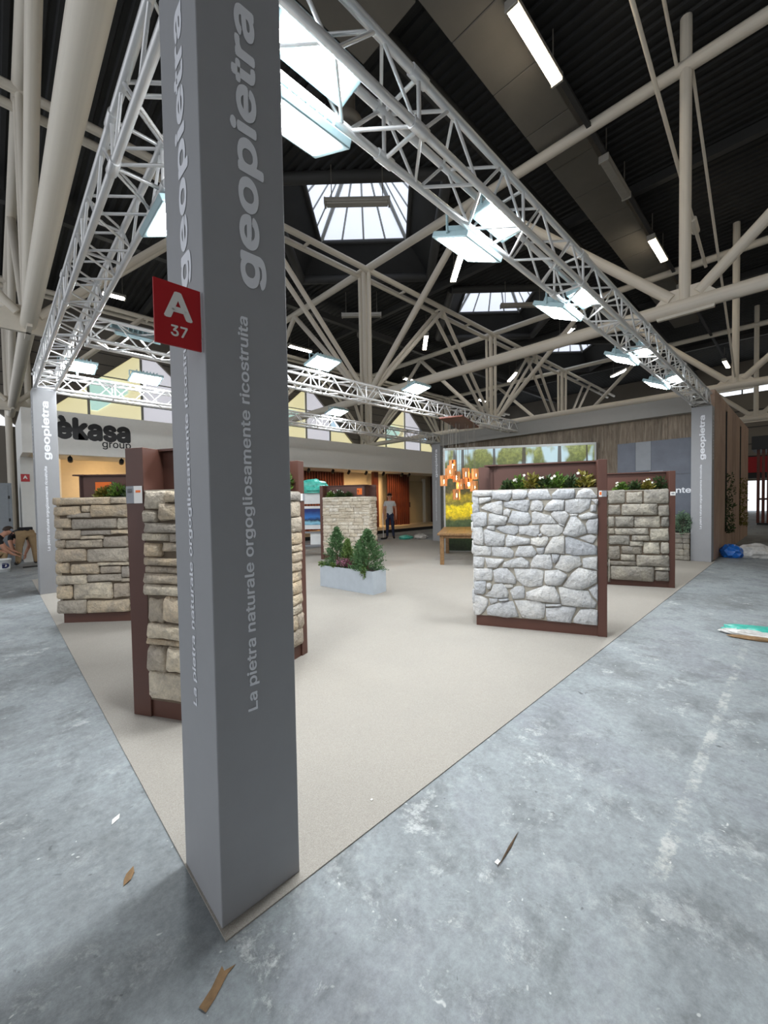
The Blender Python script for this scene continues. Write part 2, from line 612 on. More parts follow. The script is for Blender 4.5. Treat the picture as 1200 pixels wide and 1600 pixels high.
def place(me, name, origin, xdir, ydir, parent=None):
    x, y = Vector(xdir).normalized(), Vector(ydir).normalized()
    m = Matrix((x, y, x.cross(y))).transposed().to_4x4()
    m.translation = Vector(origin)
    o = bpy.data.objects.new(name, me)
    link(o, parent)
    o.matrix_basis = m
    return o


def frame(o, x, y):
    x, y = Vector(x).normalized(), Vector(y).normalized()
    m = Matrix((x, y, x.cross(y))).transposed().to_4x4()
    m.translation = Vector(o)
    return m
# ---------------------------------------------------------------- the hall
X_LINES = [-11.0, 0.25, 11.45, 21.75, 32.3]     # roof trusses running along y
Y_NODES = [-10.6, 0.6, 12.0, 23.3]
Z_BOT, Z_TOP, Z_ROOF = 6.0, 11.4, 12.6
HX0, HX1, HY0, HY1 = -12.0, 45.0, -12.0, 26.0
SKYLIGHTS = [(10.9, 11.55), (21.7, 11.55), (32.5, 11.55)]
HALF_LOW, HALF_UP = 4.5, 2.9

struct(MB().add([(HX0 - 6, HY0 - 6, 0), (HX1 + 14, HY0 - 6, 0), (HX1 + 14, HY1 + 1, 0), (HX0 - 6, HY1 + 1, 0)], [(0, 1, 2, 3)]).build('floor', 'floor', recalc=False),
       'worn blue-grey painted concrete hall floor')


def roof():
    m = MB()
    p = 0.30
    x = HX0
    prof = [(0.0, 0.0), (0.11, 0.0), (0.15, 0.06), (0.26, 0.06), (0.30, 0.0)]
    while x < HX1:
        for (a, za), (b, zb) in zip(prof[:-1], prof[1:]):
            xm = x + (a + b) / 2
            cuts = [HY0]
            for cx, cy in SKYLIGHTS:
                h = HALF_LOW - abs(xm - cx)
                if h > 0:
                    cuts += [cy - h, cy + h]
            cuts.append(HY1)
            for y0, y1 in zip(cuts[::2], cuts[1::2]):
                m.add([(x + a, y0, Z_ROOF + za), (x + b, y0, Z_ROOF + zb), (x + b, y1, Z_ROOF + zb), (x + a, y1, Z_ROOF + za)], [(0, 1, 2, 3)])
        x += p
    c = struct(m.build('ceiling', 'roof', recalc=False), 'dark corrugated hall roof deck')
    return c


CEIL = roof()
for k, (cx, cy) in enumerate(SKYLIGHTS):
    root = bpy.data.objects.new('window_%d' % (k + 1), None)
    link(root)
    root.location = (cx, cy, Z_ROOF)
    struct(root, ['nearest pyramid skylight in the dark roof', 'second pyramid skylight in the dark roof', 'farthest pyramid skylight in the dark roof'][k])
    low = [(HALF_LOW, 0, -0.1), (0, HALF_LOW, -0.1), (-HALF_LOW, 0, -0.1), (0, -HALF_LOW, -0.1)]
    up = [(HALF_UP, 0, 1.0), (0, HALF_UP, 1.0), (-HALF_UP, 0, 1.0), (0, -HALF_UP, 1.0)]
    apex = Vector((0, 0, 4.2))
    m = MB()
    m.add(low + up, [(i, (i + 1) % 4, 4 + (i + 1) % 4, 4 + i) for i in range(4)])
    m.build('shaft', 'roof', root, recalc=False)
    for i in range(4):
        a, b = Vector(up[i]), Vector(up[(i + 1) % 4])
        rod('curb', a, b, 0.10, 'beam', root)
        rod('roof_curb', low[i], low[(i + 1) % 4], 0.20, 'beam', root)
        rod('hip', a, a.lerp(apex, 0.93), 0.13, 'alu_frame', root)
        top_a, top_b = a.lerp(apex, 0.93), b.lerp(apex, 0.93)
        n = 4
        for j in range(n):
            f0, f1 = j / n, (j + 1) / n
            MB().add([a.lerp(b, f0), a.lerp(b, f1), top_a.lerp(top_b, f1), top_a.lerp(top_b, f0)], [(0, 1, 2, 3)]).build('pane', 'sky_pane', root, recalc=False)
            if j:
                rod('mullion', a.lerp(b, f0), top_a.lerp(top_b, f0), 0.045, 'alu_frame', root)
    MB().lathe([(0, 0.2), (0.35, 0.1), (0.4, -0.1), (0, -0.15)], apex - Vector((0, 0, 0.25)), 8).build('cap', 'beam', root)

# ceiling beams and flat ducts under the deck
for i, (x, yy0, yy1) in enumerate([(6.0, HY0, HY1), (16.4, HY0, HY1), (27.0, HY0, HY1), (37.5, HY0, HY1)]):
    o = boxo('trim_%d' % (i + 1), x - 0.12, x + 0.12, yy0, yy1, Z_ROOF - 0.32, Z_ROOF, 'beam')
    struct(o, 'dark roof purlin beam across the hall')
for i, y in enumerate([-2.6, 5.4, 17.8]):
    o = boxo('trim_%d' % (i + 5), HX0, HX1, y - 0.14, y + 0.14, Z_ROOF - 0.66, Z_ROOF - 0.33, 'beam')
    struct(o, 'dark roof beam running the length of the hall')


def ceiling_duct(name, label, x0, x1, y0, y1, z, seg):
    t = thing(name, label, 'duct', ((x0 + x1) / 2, (y0 + y1) / 2, z))
    n = max(1, round((x1 - x0) / seg))
    L = (x1 - x0) / n
    for i in range(n):
        a = -(x1 - x0) / 2 + i * L
        h = (y1 - y0) / 2
        MB().box(a + 0.012, a + L - 0.012, -h, h, 0, 0.34).build('duct_panel', 'duct', t, bevel=0.02)
    MB().box(-(x1 - x0) / 2, (x1 - x0) / 2, -(y1 - y0) / 2 + 0.03, (y1 - y0) / 2 - 0.03, 0.02, 0.32).build('inner_core', 'beam', t)
    return t


ceiling_duct('ceiling_duct', 'long flat grey duct above the row of warm ceiling lamps at right', 2.0, 30.0, 3.0, 4.2, 11.75, 1.75)
ceiling_duct('ceiling_duct', 'short grey duct branch beside the long flat duct, above the front pillar', 2.0, 6.1, 4.25, 5.9, 11.75, 2.05)
rail = boxo('lamp_rail', 4.0, 40.0, 2.64, 2.76, 11.42, 11.5, 'beam')
tag(rail, 'dark straight rail carrying the warm ceiling lamps at right', 'rail')

for i, (x, y, z, r, h) in enumerate([(6.3, 6.87, 11.0, 0.45, 1.6), (14.7, 15.7, 10.6, 0.42, 2.0)]):
    t = thing('air_diffuser', ['round grey air diffuser hanging behind the big flood lamp', 'round grey air diffuser hanging from the roof far behind the planter'][i], 'diffuser', (x, y, z), 0)
    MB().lathe([(0.0, 0.02), (r * 0.55, 0.0), (r * 0.6, 0.05), (r * 0.85, -0.02), (r, 0.06), (r, 0.2), (r * 0.6, 0.34), (r * 0.6, h)], n=20).build('outlet', 'duct', t, True)
    for k in range(3):
        MB().lathe([(r * (0.25 + 0.2 * k), 0.04), (r * (0.28 + 0.2 * k), -0.03), (r * (0.31 + 0.2 * k), 0.04)], n=20).build('ring', 'duct', t, True)

# ---------------------------------------------------------------- steel roof trusses
GL = ['passing over the left aisle', 'crossing above the middle of the stand', 'behind the stand', 'farthest from the stand']


def gusset(t, c, base, axis):
    x, y, z = (Vector(c) - Vector(base))
    poly = [(-0.55, -0.22), (0.55, -0.22), (0.62, 0.12), (0.32, 0.42), (-0.32, 0.42), (-0.62, 0.12)]
    fr = frame((x, y, z), (0, 1, 0) if axis == 'y' else (1, 0, 0), (0, 0, 1))
    MB().prism(poly, fr, -0.05, 0.05).build('gusset', 'steel', t)


for i, x in enumerate(X_LINES[1:]):
    base = (x, 12.0, Z_BOT)
    t = thing('roof_truss', 'cream tubular steel roof truss ' + GL[i], 'roof truss', base, 0, 'tubular roof trusses')
    R = 0.165
    rod('bottom_chord', (x, HY0, Z_BOT), (x, HY1 - 0.2, Z_BOT), R, 'steel', t, base)
    rod('top_chord', (x, HY0, Z_TOP + 0.1), (x, HY1 - 0.2, Z_TOP + 0.1), 0.15, 'steel', t, base)
    for y in Y_NODES:
        rod('post', (x, y, Z_BOT), (x, y, Z_ROOF if y == 0.6 else Z_TOP + 0.1), 0.12, 'steel', t, base)
        for s in (-1, 1):
            rod('diagonal', (x, y + 0.25 * s, Z_BOT + 0.22), (x, min(y + 5.65 * s, HY1 - 0.3), Z_TOP), 0.125, 'steel', t, base)
        gusset(t, (x, y, Z_BOT), base, 'y')
        if i == 0:
            gusset(t, (x, y, Z_BOT), base, 'x')

for j, y in enumerate([12.0, 23.3]):
    base = (11.45, y, Z_TOP)
    t = thing('roof_girder', ['cream double-tube roof girder with ladder bars crossing under the skylights', 'cream double-tube roof girder in front of the coloured windows'][j], 'roof girder', base, 0, 'double roof girders')
    for dy in (-0.30, 0.30):
        rod('chord', (-6, y + dy, Z_TOP), (HX1 - 1, y + dy, Z_TOP), 0.115, 'steel', t, base)
        for x in X_LINES[1:]:
            rod('post', (x, y + dy * 0.9, Z_BOT), (x, y + dy, Z_TOP), 0.085, 'steel', t, base)
            for s in (-1, 1):
                rod('diagonal', (x + 0.2 * s, y + dy * 0.5, Z_BOT + 0.2), (x + 5.3 * s, y + dy, Z_TOP), 0.095, 'steel', t, base)
    x = -5.0
    while x < HX1 - 2:
        rod('ladder_bar', (x, y - 0.3, Z_TOP), (x, y + 0.3, Z_TOP), 0.06, 'steel', t, base)
        x += 2.7

# thin bracing rods seen against the roof
t = thing('tension_rods', 'thin steel tension rods with a turnbuckle at upper right', 'tension rod', (11.45, 0.6, Z_TOP))
b = (11.45, 0.6, Z_TOP)
rod('tension_rod', (5.9, 0.6, 12.5), (11.3, 0.75, 11.5), 0.035, 'steel', t, b)
rod('tension_rod', (5.9, 1.15, 12.4), (16.6, 0.9, 9.0), 0.045, 'steel', t, b)
rod('turnbuckle', (14.6, 0.95, 9.64), (15.1, 0.94, 9.48), 0.10, 'steel', t, b)
rod('tension_rod', (11.5, 0.5, 11.5), (21.7, 0.6, 6.3), 0.035, 'steel', t, b)

# ---------------------------------------------------------------- hall walls


def wall_windows():
    w_ = HY1
    m = MB()
    F = frame((0, w_, 0), (1, 0, 0), (0, 0, 1))
    m.prism([(HX0, 0), (HX1, 0), (HX1, 5.45), (HX0, 5.45)], F, -0.15, 0.15)
    m.prism([(HX0, 10.1), (HX1, 10.1), (HX1, Z_ROOF), (HX0, Z_ROOF)], F, -0.15, 0.15)
    cols = [-10.85, 0.55, 12.0, 23.4, 34.8, 46.2]
    for c in cols:
        m.prism([(c - 0.02, 5.45), (c + 0.02, 5.45), (c + 5.1, 10.1), (c - 5.1, 10.1)], F, -0.15, 0.15)
    wall = struct(m.build('wall_left', 'clad'), 'grey clad far hall wall with trapezoid windows')
    # siding battens
    for c in cols[1:5]:
        for k in range(7):
            z = 6.2 + 0.62 * k
            h = 1.1 * (z - 5.5) - 0.05
            boxo('batten', c - h, c + h, w_ - 0.19, w_ - 0.15, z, z + 0.03, 'beam', wall)
        for dx in (-0.38, 0.38):
            rod('column', (c + dx, w_ - 0.35, 0), (c + dx, w_ - 0.35, Z_ROOF), 0.14, 'steel', wall)
    n = 3
    for c in cols[1:4]:
        n += 1
        root = bpy.data.objects.new('window_%d' % n, None)
        link(root)
        root.location = (c, w_, 5.45)
        struct(root, ['coloured trapezoid window behind the dark lettering', 'coloured trapezoid window right of the front pillar', 'coloured trapezoid window above the rear grey pillar'][n - 4])
        bays = [(0.6, 5.45, 'pane_yellow'), (5.55, 7.75, 'pane_lilac'), (7.85, 10.9, 'pane_blue')]
        for a, b_, mt in bays:
            for z0, z1 in ((5.5, 7.3), (7.36, 8.7), (8.76, 10.1)):
                zz = [(a, z0), (b_, z0), (b_, z1), (a, z1)]
                mt2 = 'pane_yellow' if (mt == 'pane_blue' and z0 < 5.6) else mt
                MB().prism([(u, v - 5.45) for u, v in zz], frame((0, 0.05, 0), (1, 0, 0), (0, 0, 1)), -0.02, 0.02).build('pane', mt2, root)
        MB().prism([(2.9, 3.15), (4.8, 3.05), (4.8, 2.5), (3.3, 1.3), (3.0, 1.3)], frame((0, -0.02, 0), (1, 0, 0), (0, 0, 1)), -0.03, 0.03).build('pane', 'pane_teal', root)
        for a in (5.5, 7.8, 2.9):
            boxo('mullion', a - 0.06, a + 0.06, -0.1, 0.0, 0, 4.6, 'alu_frame', root)
        for z in (1.85, 3.25):
            boxo('mullion', 0.6, 10.9, -0.09, -0.02, z - 0.03, z + 0.03, 'alu_frame', root)


wall_windows()


def wall_end():
    x = HX1
    m = MB()
    m.box(x, x + 0.3, HY0, HY1, 2.6, 9.9)
    m.box(x, x + 0.3, HY0, HY1, 10.95, Z_ROOF + 0.3)
    m.box(x, x + 0.3, 2.0, HY1, 0, 2.6)
    m.box(x, x + 0.3, HY0, -3.0, 0, 2.6)
    o = struct(m.build('wall_end', 'clad'), 'grey far end wall of the hall')
    for k in range(8):
        y0 = HY0 + (HY1 - HY0) * k / 8
        y1 = HY0 + (HY1 - HY0) * (k + 1) / 8
        boxo('clerestory_pane', x + 0.1, x + 0.14, y0 + 0.05, y1 - 0.05, 9.9, 10.95, 'clear_strip', o)
        boxo('window_post', x + 0.02, x + 0.2, y0 - 0.05, y0 + 0.05, 9.9, 10.95, 'beam', o)
    for z in (4.2, 5.6, 7.0, 8.4):
        boxo('rail', x - 0.06, x, HY0, HY1, z, z + 0.08, 'beam', o)
    d = boxo('door_1', x + 3.0, x + 3.1, -6.0, 5.0, 0.0, 3.6, 'daylight')
    struct(d, 'bright daylight beyond the open far gate')


wall_end()
struct(boxo('wall_right', HX0, HX1, HY0 - 0.3, HY0, 0, Z_ROOF, 'white_wall'), 'unseen pale hall wall behind the right aisle, placed to steer the light')  # unseen wall, set near and pale to block and bounce light

# ---------------------------------------------------------------- hall lamps


def tube_lamp(label, p, q, mat, z=11.0, group='hall ceiling lamps'):
    """closed strip lamp: housing, diffuser, end caps, hanging brackets"""
    cx, cy = (p[0] + q[0]) / 2, (p[1] + q[1]) / 2
    a = math.atan2(q[1] - p[1], q[0] - p[0])
    L = math.hypot(q[0] - p[0], q[1] - p[1]) / 2
    t = thing('ceiling_lamp', label, 'lamp', (cx, cy, z), a, group)
    MB().box(-L, L, -0.13, 0.13, 0.04, 0.16).build('housing', 'lamp_body', t, bevel=0.02)
    MB().box(-L + 0.04, L - 0.04, -0.11, 0.11, -0.03, 0.04).build('diffuser', mat, t, bevel=0.02)
    for s in (-1, 1):
        MB().box(s * L - 0.03, s * L + 0.03, -0.135, 0.135, -0.04, 0.165).build('end_cap', 'lamp_body', t, bevel=0.01)
        rod('hanger', (s * L * 0.8, 0, 0.16), (s * L * 0.8, 0, Z_ROOF - z - 0.35), 0.015, 'rod', t)
    return t


LAMPS = [((7.15, 2.70), (9.3, 2.70), 'warm_tube', 'big warm lit ceiling lamp at the top of the picture'),
         ((12.5, 2.70), (14.65, 2.70), 'lamp_body', 'unlit grey ceiling lamp on the dark rail at right'),
         ((17.7, 2.70), (19.8, 2.70), 'warm_tube', 'lit ceiling lamp on the dark rail above the white gusset'),
         ((22.9, 2.70), (25.1, 2.70), 'lamp_body', 'unlit ceiling lamp on the dark rail beyond the white gusset'),
         ((38.0, 2.70), (40.4, 2.70), 'warm_tube', 'farthest small lit ceiling lamp on the dark rail'),
         ((12.83, 7.85), (14.27, 9.33), 'neutral_tube', 'lit slanting ceiling lamp beneath the second flood lamp'),
         ((17.85, 13.85), (19.5, 15.4), 'neutral_tube', 'lit slanting ceiling lamp between the steel diagonals behind the planter'),
         ((12.78, 20.55), (14.4, 20.5), 'neutral_tube', 'lit ceiling lamp just right of the front pillar'),
         ((23.0, 20.5), (24.5, 20.4), 'neutral_tube', 'lit ceiling lamp above the chandelier board'),
         ((24.3, 8.95), (23.3, 7.65), 'neutral_tube', 'lit slanting ceiling lamp left of the white gusset'),
         ((35.3, 9.3), (34.0, 7.8), 'neutral_tube', 'lit slanting ceiling lamp above the grey rear beam'),
         ((30.1, 15.4), (28.3, 13.7), 'neutral_tube', 'lit slanting ceiling lamp far behind the third skylight'),
         ((33.3, 20.4), (35.0, 20.5), 'neutral_tube', 'smallest lit ceiling lamp near the far roof corner'),
         ((7.46, 9.35), (8.93, 7.92), 'lamp_body', 'unlit ceiling lamp hanging in front of the nearest skylight'),
         ((12.78, 15.24), (14.21, 13.86), 'lamp_body', 'unlit ceiling lamp below the double girder behind the planter'),
         ((18.0, 9.15), (19.48, 7.64), 'lamp_body', 'unlit ceiling lamp hanging in front of the second skylight'),
         ((23.52, 15.36), (24.65, 13.85), 'lamp_body', 'unlit ceiling lamp between far steel diagonals'),
         ((3.3, 20.6), (4.2, 20.55), 'neutral_tube', 'lit ceiling lamp seen under the left aluminium truss')]
for p, q, mt, lab in LAMPS:
    tube_lamp(lab, p, q, mt, 11.0 if p[1] != 2.70 else 11.2)
for k in range(5):      # unseen row of lamps over the right aisle, added to light the brown wall
    tube_lamp(['first', 'second', 'third', 'fourth', 'fifth'][k] + ' added ceiling lamp over the right aisle, unseen, lighting the brown wall', (9.5 + 5.4 * k, -8.2), (11.7 + 5.4 * k, -8.2), 'warm_tube', 11.0, 'added aisle ceiling lamps')
# ---------------------------------------------------------------- the exhibition stand: carpet, pillars, trusses
CZ = 0.006
tag(boxo('carpet', -0.006, 11.075, -0.045, 9.45, 0.0005, CZ, 'carpet'), 'pale beige felt carpet covering the whole stand', 'carpet')

PX, PY, PH = 0.315, 0.37, 3.46
big_n = text_mesh('geopietra', 0.985, 0.125, 'letter', bold=0.027)
small_n = text_mesh('La pietra naturale orgogliosamente ricostruita', 1.43, 0.048, 'letter', bold=0.018)


def pillar(label, x, y):
    t = thing('pillar', label, 'pillar', (x, y, CZ), 0, 'grey stand pillars')
    MB().box(0, PX, 0, PY, 0, PH - CZ).build('shaft', 'pillar', t, bevel=0.004)
    for me, z, xa, ya, nm in ((big_n, 2.275, 0.232, 0.10, 'logo_lettering'), (small_n, 0.735, 0.163, 0.165, 'slogan_lettering')):
        place(me, nm, (xa, -0.0008, z - CZ), (0, 0, 1), (-1, 0, 0), t)
        place(me, nm, (-0.0008, ya, z - CZ), (0, 0, 1), (0, 1, 0), t)
    return t


pillar('tall grey lettered pillar in the foreground', 0, 0)
pillar('pale grey lettered pillar beside the bending workers', 0, 7.5)
pillar('grey lettered pillar at the end of the brown slotted wall', 10.85, 0)
pillar('grey lettered pillar beside the wooden table', 10.85, 7.5)

# red stand-number flag on the front pillar
t = thing('stand_number_sign', 'red sign reading A 37 fixed to the front pillar', 'sign', (-0.005, 0.02, 2.01))
boxo('plate', -0.142, 0.0, -0.004, 0.004, 0, 0.20, 'red', t)
boxo('bracket', -0.012, 0.006, -0.003, 0.006, 0.045, 0.115, 'clear_plastic', t)
place(text_mesh('A', 0.088, 0.088, 'card', bold=0.03), 'letter', (-0.115, -0.0045, 0.086), (1, 0, 0), (0, 0, 1), t)
place(text_mesh('37', 0.052, 0.036, 'card', bold=0.02), 'number', (-0.096, -0.0045, 0.03), (1, 0, 0), (0, 0, 1), t)

TS = 0.27


def alu_truss(label, a, b, along):
    """square aluminium truss; a/b: bottom near-corner axis ends"""
    a, b = Vector(a), Vector(b)
    L = (b - a).length
    t = thing('aluminium_truss', label, 'truss', a, 0, 'aluminium trusses of the stand')
    u = (b - a).normalized()
    v = Vector((0, 1, 0)) if along == 'x' else Vector((1, 0, 0))
    z = Vector((0, 0, 1))
    cs = [Vector((0, 0, 0)), v * TS, v * TS + z * TS, z * TS]
    for c in cs:
        rod('chord', c, c + u * L, 0.024, 'alu', t)
    n = max(2, round(L / 0.29))
    if n % 2:
        n += 1
    st = L / n
    for f in range(4):
        c0, c1 = cs[f], cs[(f + 1) % 4]
        for i in range(n):
            p, q = (c0, c1) if (i + f) % 2 == 0 else (c1, c0)
            rod('brace', p + u * (st * i + 0.02), q + u * (st * (i + 1) - 0.02), 0.010, 'alu', t)
    for k in range(0, n + 1, 4):
        s = min(max(st * k, 0.03), L - 0.03)
        for f in range(4):
            rod('cross_bar', cs[f] + u * s, cs[(f + 1) % 4] + u * s, 0.012, 'alu', t)
    for k in range(4, n, 8):
        for c in cs:
            rod('coupler', c + u * (st * k - 0.06), c + u * (st * k + 0.06), 0.031, 'alu', t)
    return t


alu_truss('aluminium box truss running right from the front pillar to the brown wall', (0.02, 0.06, 3.50), (11.15, 0.06, 3.50), 'x')
alu_truss('aluminium box truss running back from the front pillar along the left edge', (0.05, 0.35, 3.50), (0.05, 7.55, 3.50), 'y')
alu_truss('aluminium box truss across the middle of the stand holding the chandelier', (0.36, 4.58, 3.50), (10.95, 4.58, 3.50), 'x')
alu_truss('aluminium box truss along the rear of the stand below the coloured windows', (0.02, 7.57, 3.50), (11.15, 7.57, 3.50), 'x')


def flood(label, loc, tilt, sx=0.21, sy=0.14, axis='x', up=0.2, clamp=(-0.13, 0.06)):
    """square LED flood lamp: housing with fins, bezel, lens, yoke"""
    t = thing('flood_lamp', label, 'flood lamp', loc, 0 if axis == 'x' else -PI / 2, 'flood lamps on the stand trusses')
    Rm = Matrix.Rotation(tilt, 4, 'X')
    MB().box(-sx - 0.035, sx + 0.035, -sy - 0.035, sy + 0.035, 0.004, 0.05, mat=Rm).build('bezel', 'flood_body', t, bevel=0.006)
    m = MB()
    m.box(-sx * 0.8, sx * 0.8, -sy * 0.8, sy * 0.8, 0.05, 0.075, mat=Rm)
    for k in range(7):
        xx = -sx * 0.75 + sx * 1.5 * k / 6
        m.box(xx - 0.006, xx + 0.006, -sy * 0.8, sy * 0.8, 0.075, 0.115, mat=Rm)
    m.build('heat_sink', 'flood_body', t)
    m = MB()
    m.add([Rm @ Vector(p) for p in ((-sx, -sy, 0.0), (sx, -sy, 0.0), (sx, sy, 0.0), (-sx, sy, 0.0))], [(3, 2, 1, 0)])
    m.build('lens', 'flood_lens', t, recalc=False)
    for s in (-1, 1):
        rod('yoke', (s * (sx + 0.045), 0, 0.03), (s * (sx + 0.045), 0, up), 0.010, 'flood_body', t)
    rod('yoke', (-sx - 0.045, 0, up), (sx + 0.045, 0, up), 0.010, 'flood_body', t)
    rod('clamp', (0, 0, up), (0, clamp[0], clamp[1]), 0.016, 'flood_body', t)
    return t


T1 = 0.42
flood('big flood lamp on the right truss next to the front pillar', (0.66, 0.46, 3.44), T1)
flood('flood lamp on the right truss, second from the front pillar', (2.25, 0.48, 3.47), T1)
flood('flood lamp on the right truss, third from the front pillar', (3.90, 0.46, 3.47), T1)
flood('flood lamp on the right truss, fourth from the front pillar', (6.10, 0.46, 3.47), T1)
flood('flood lamp on the right truss nearest the brown wall', (8.10, 0.46, 3.47), T1)
for k, x in enumerate((0.62, 2.25, 3.95, 6.2, 8.2)):
    flood(['first', 'second', 'third', 'fourth', 'fifth'][k] + ' outward flood lamp inside the right truss counted from the front pillar', (x, 0.195, 3.545), -0.12, 0.19, 0.065, up=0.1, clamp=(-0.135, -0.04))
flood('flood lamp on the left truss, half hidden behind the front pillar', (0.46, 1.66, 3.47), T1, axis='y')
flood('flood lamp on the middle truss just right of the front pillar', (3.72, 4.48, 3.90), -0.2, 0.23, 0.17, up=0.13, clamp=(0.12, -0.12))
flood('flood lamp on the middle truss near the chandelier', (6.20, 4.48, 3.90), -0.2, 0.23, 0.17, up=0.13, clamp=(0.12, -0.12))
flood('flood lamp on the middle truss near its left end', (0.95, 4.98, 3.80), 0.55, 0.23, 0.17, up=0.13, clamp=(-0.13, -0.03))
flood('flood lamp on the rear truss nearest the pale left pillar', (0.62, 7.40, 3.90), -0.2, 0.23, 0.17, up=0.13, clamp=(0.12, -0.12))
flood('flood lamp on the rear truss above the dark lettering', (1.68, 7.45, 3.90), -0.2, 0.23, 0.17, up=0.13, clamp=(0.12, -0.12))
flood('flood lamp on the rear truss below the middle truss lamp', (6.30, 7.45, 3.90), -0.2, 0.23, 0.17, up=0.13, clamp=(0.12, -0.12))

# ---------------------------------------------------------------- stone display stands
P3=[[[-7,1581],[21,1589],[199,1580],[199,1521],[49,1519],[-9,1523]],[[209,1576],[416,1581],[420,1522],[385,1457],[291,1477],[209,1484]],[[432,1574],[479,1587],[583,1571],[586,1512],[543,1479],[432,1477]],[[589,1526],[625,1580],[793,1579],[830,1494],[830,1473],[615,1471]],[[-8,1513],[49,1515],[58,1343],[-9,1333]],[[63,1501],[188,1505],[188,1467],[76,1432],[62,1436]],[[76,1379],[139,1428],[304,1465],[327,1440],[316,1303],[255,1314]],[[341,1447],[550,1472],[611,1460],[611,1409],[588,1337],[536,1337],[431,1376],[344,1391]],[[330,1349],[371,1373],[407,1355],[397,1282],[330,1300]],[[621,1388],[640,1456],[692,1466],[742,1448],[755,1401],[742,1343],[624,1354]],[[-6,1322],[82,1336],[142,1325],[147,1186],[105,1168],[-11,1167]],[[173,1314],[200,1318],[370,1279],[373,1251],[342,1187],[165,1186]],[[376,1216],[431,1348],[601,1323],[623,1272],[623,1237],[587,1196],[482,1192]],[[636,1326],[672,1339],[823,1292],[895,1206],[639,1202]],[[154,1172],[234,1178],[230,1119],[143,1143]],[[247,1144],[288,1173],[489,1178],[485,1105],[449,1073],[342,1092]],[[502,1171],[709,1186],[712,1101],[680,1056],[560,1082],[502,1081]],[[-8,1156],[88,1157],[105,1100],[107,956],[72,952],[-10,972]],[[112,1121],[136,1136],[342,1075],[337,951],[135,946],[118,985]],[[355,1033],[379,1072],[606,1034],[612,976],[501,966],[367,938],[354,962]],[[628,1038],[788,1060],[805,1034],[769,951],[683,955],[625,976]],[[-10,946],[183,933],[184,831],[-11,825]],[[200,930],[232,938],[394,928],[434,887],[437,831],[407,813],[203,830]],[[460,867],[494,945],[631,952],[679,881],[663,839],[579,829],[457,836]],[[682,929],[762,942],[759,890],[739,869],[695,871]],[[847,1527],[902,1577],[1060,1576],[1069,1530],[1060,1480],[969,1473],[850,1480]],[[1078,1483],[1108,1555],[1162,1580],[1226,1572],[1278,1499],[1278,1480]],[[979,1455],[1060,1470],[1226,1468],[1202,1370],[1125,1321],[1024,1315],[975,1345]],[[765,1370],[796,1427],[853,1467],[963,1462],[957,1352],[808,1343],[768,1356]],[[1232,1461],[1287,1463],[1287,1415],[1267,1415]],[[1226,1402],[1272,1405],[1272,1337],[1220,1337]],[[1113,1292],[1202,1327],[1281,1304],[1281,1275],[1137,1252]],[[833,1312],[858,1339],[969,1342],[1011,1298],[962,1195],[907,1215],[846,1278]],[[1024,1308],[1096,1308],[1090,1290],[1030,1290]],[[950,1101],[1030,1282],[1078,1285],[1161,1193],[1187,1108],[1065,1063],[962,1084]],[[1178,1206],[1202,1249],[1287,1262],[1284,1103],[1196,1105]],[[722,1142],[751,1193],[901,1194],[953,1165],[947,1111],[901,1070],[807,1062],[738,1095]],[[1113,1054],[1225,1092],[1272,1070],[1278,1057],[1243,1000],[1208,1003]],[[762,873],[782,946],[851,1056],[962,1070],[966,875],[881,884]],[[977,1051],[1005,1065],[1278,969],[1280,880],[1065,860],[980,884]],[[700,1077],[728,1094],[738,1074],[712,1060]],[[913,1210],[965,1188],[962,1173],[913,1193]],[[-8,807],[112,807],[101,692],[13,688],[-9,716]],[[126,801],[319,793],[326,779],[250,695],[146,690]],[[322,730],[339,759],[520,822],[601,773],[604,711],[325,702]],[[620,749],[650,826],[682,852],[821,870],[849,725],[821,702],[700,711],[623,711]],[[838,867],[915,866],[906,815],[868,770],[847,786]],[[862,722],[887,754],[931,860],[1112,850],[1133,771],[1124,749],[1064,728],[1003,675]],[[1145,828],[1178,839],[1283,856],[1283,715],[1148,738]],[[-5,672],[198,682],[197,542],[11,532],[-6,571]],[[212,661],[271,685],[366,689],[426,629],[462,561],[455,518],[228,526]],[[443,689],[681,698],[754,676],[738,514],[603,489],[544,502],[472,561]],[[768,680],[899,697],[985,650],[985,624],[929,539],[880,524],[780,530],[764,571]],[[951,524],[1040,667],[1106,730],[1277,698],[1280,587],[1195,529],[1136,499],[1064,494]],[[-3,513],[61,527],[124,527],[119,404],[94,377],[-5,378]],[[138,503],[173,508],[190,495],[179,451],[151,435],[136,463]],[[112,360],[186,423],[214,493],[303,513],[337,490],[377,414],[370,350],[240,341]],[[337,500],[425,506],[424,477],[364,460]],[[397,437],[458,487],[537,495],[553,461],[550,363],[424,343]],[[573,428],[767,515],[859,515],[910,409],[916,335],[690,339],[572,354]],[[908,504],[942,510],[1195,483],[1230,412],[1274,363],[1259,309],[1087,308],[941,317]],[[1204,503],[1283,561],[1283,383],[1236,439]],[[2,353],[59,353],[150,313],[146,255],[107,179],[50,127],[-4,126]],[[164,328],[257,335],[254,292],[177,261]],[[274,329],[370,343],[373,322],[281,308]],[[135,203],[163,242],[295,295],[423,315],[485,148],[361,122],[141,139]],[[447,324],[679,341],[770,310],[758,165],[723,141],[600,133],[522,144]],[[778,263],[935,296],[1075,300],[1075,274],[1039,183],[1026,125],[790,126],[778,187]],[[1057,171],[1087,221],[1123,278],[1218,295],[1283,281],[1282,122],[1135,122],[1057,131]],[[785,311],[923,322],[922,302],[785,287]]]
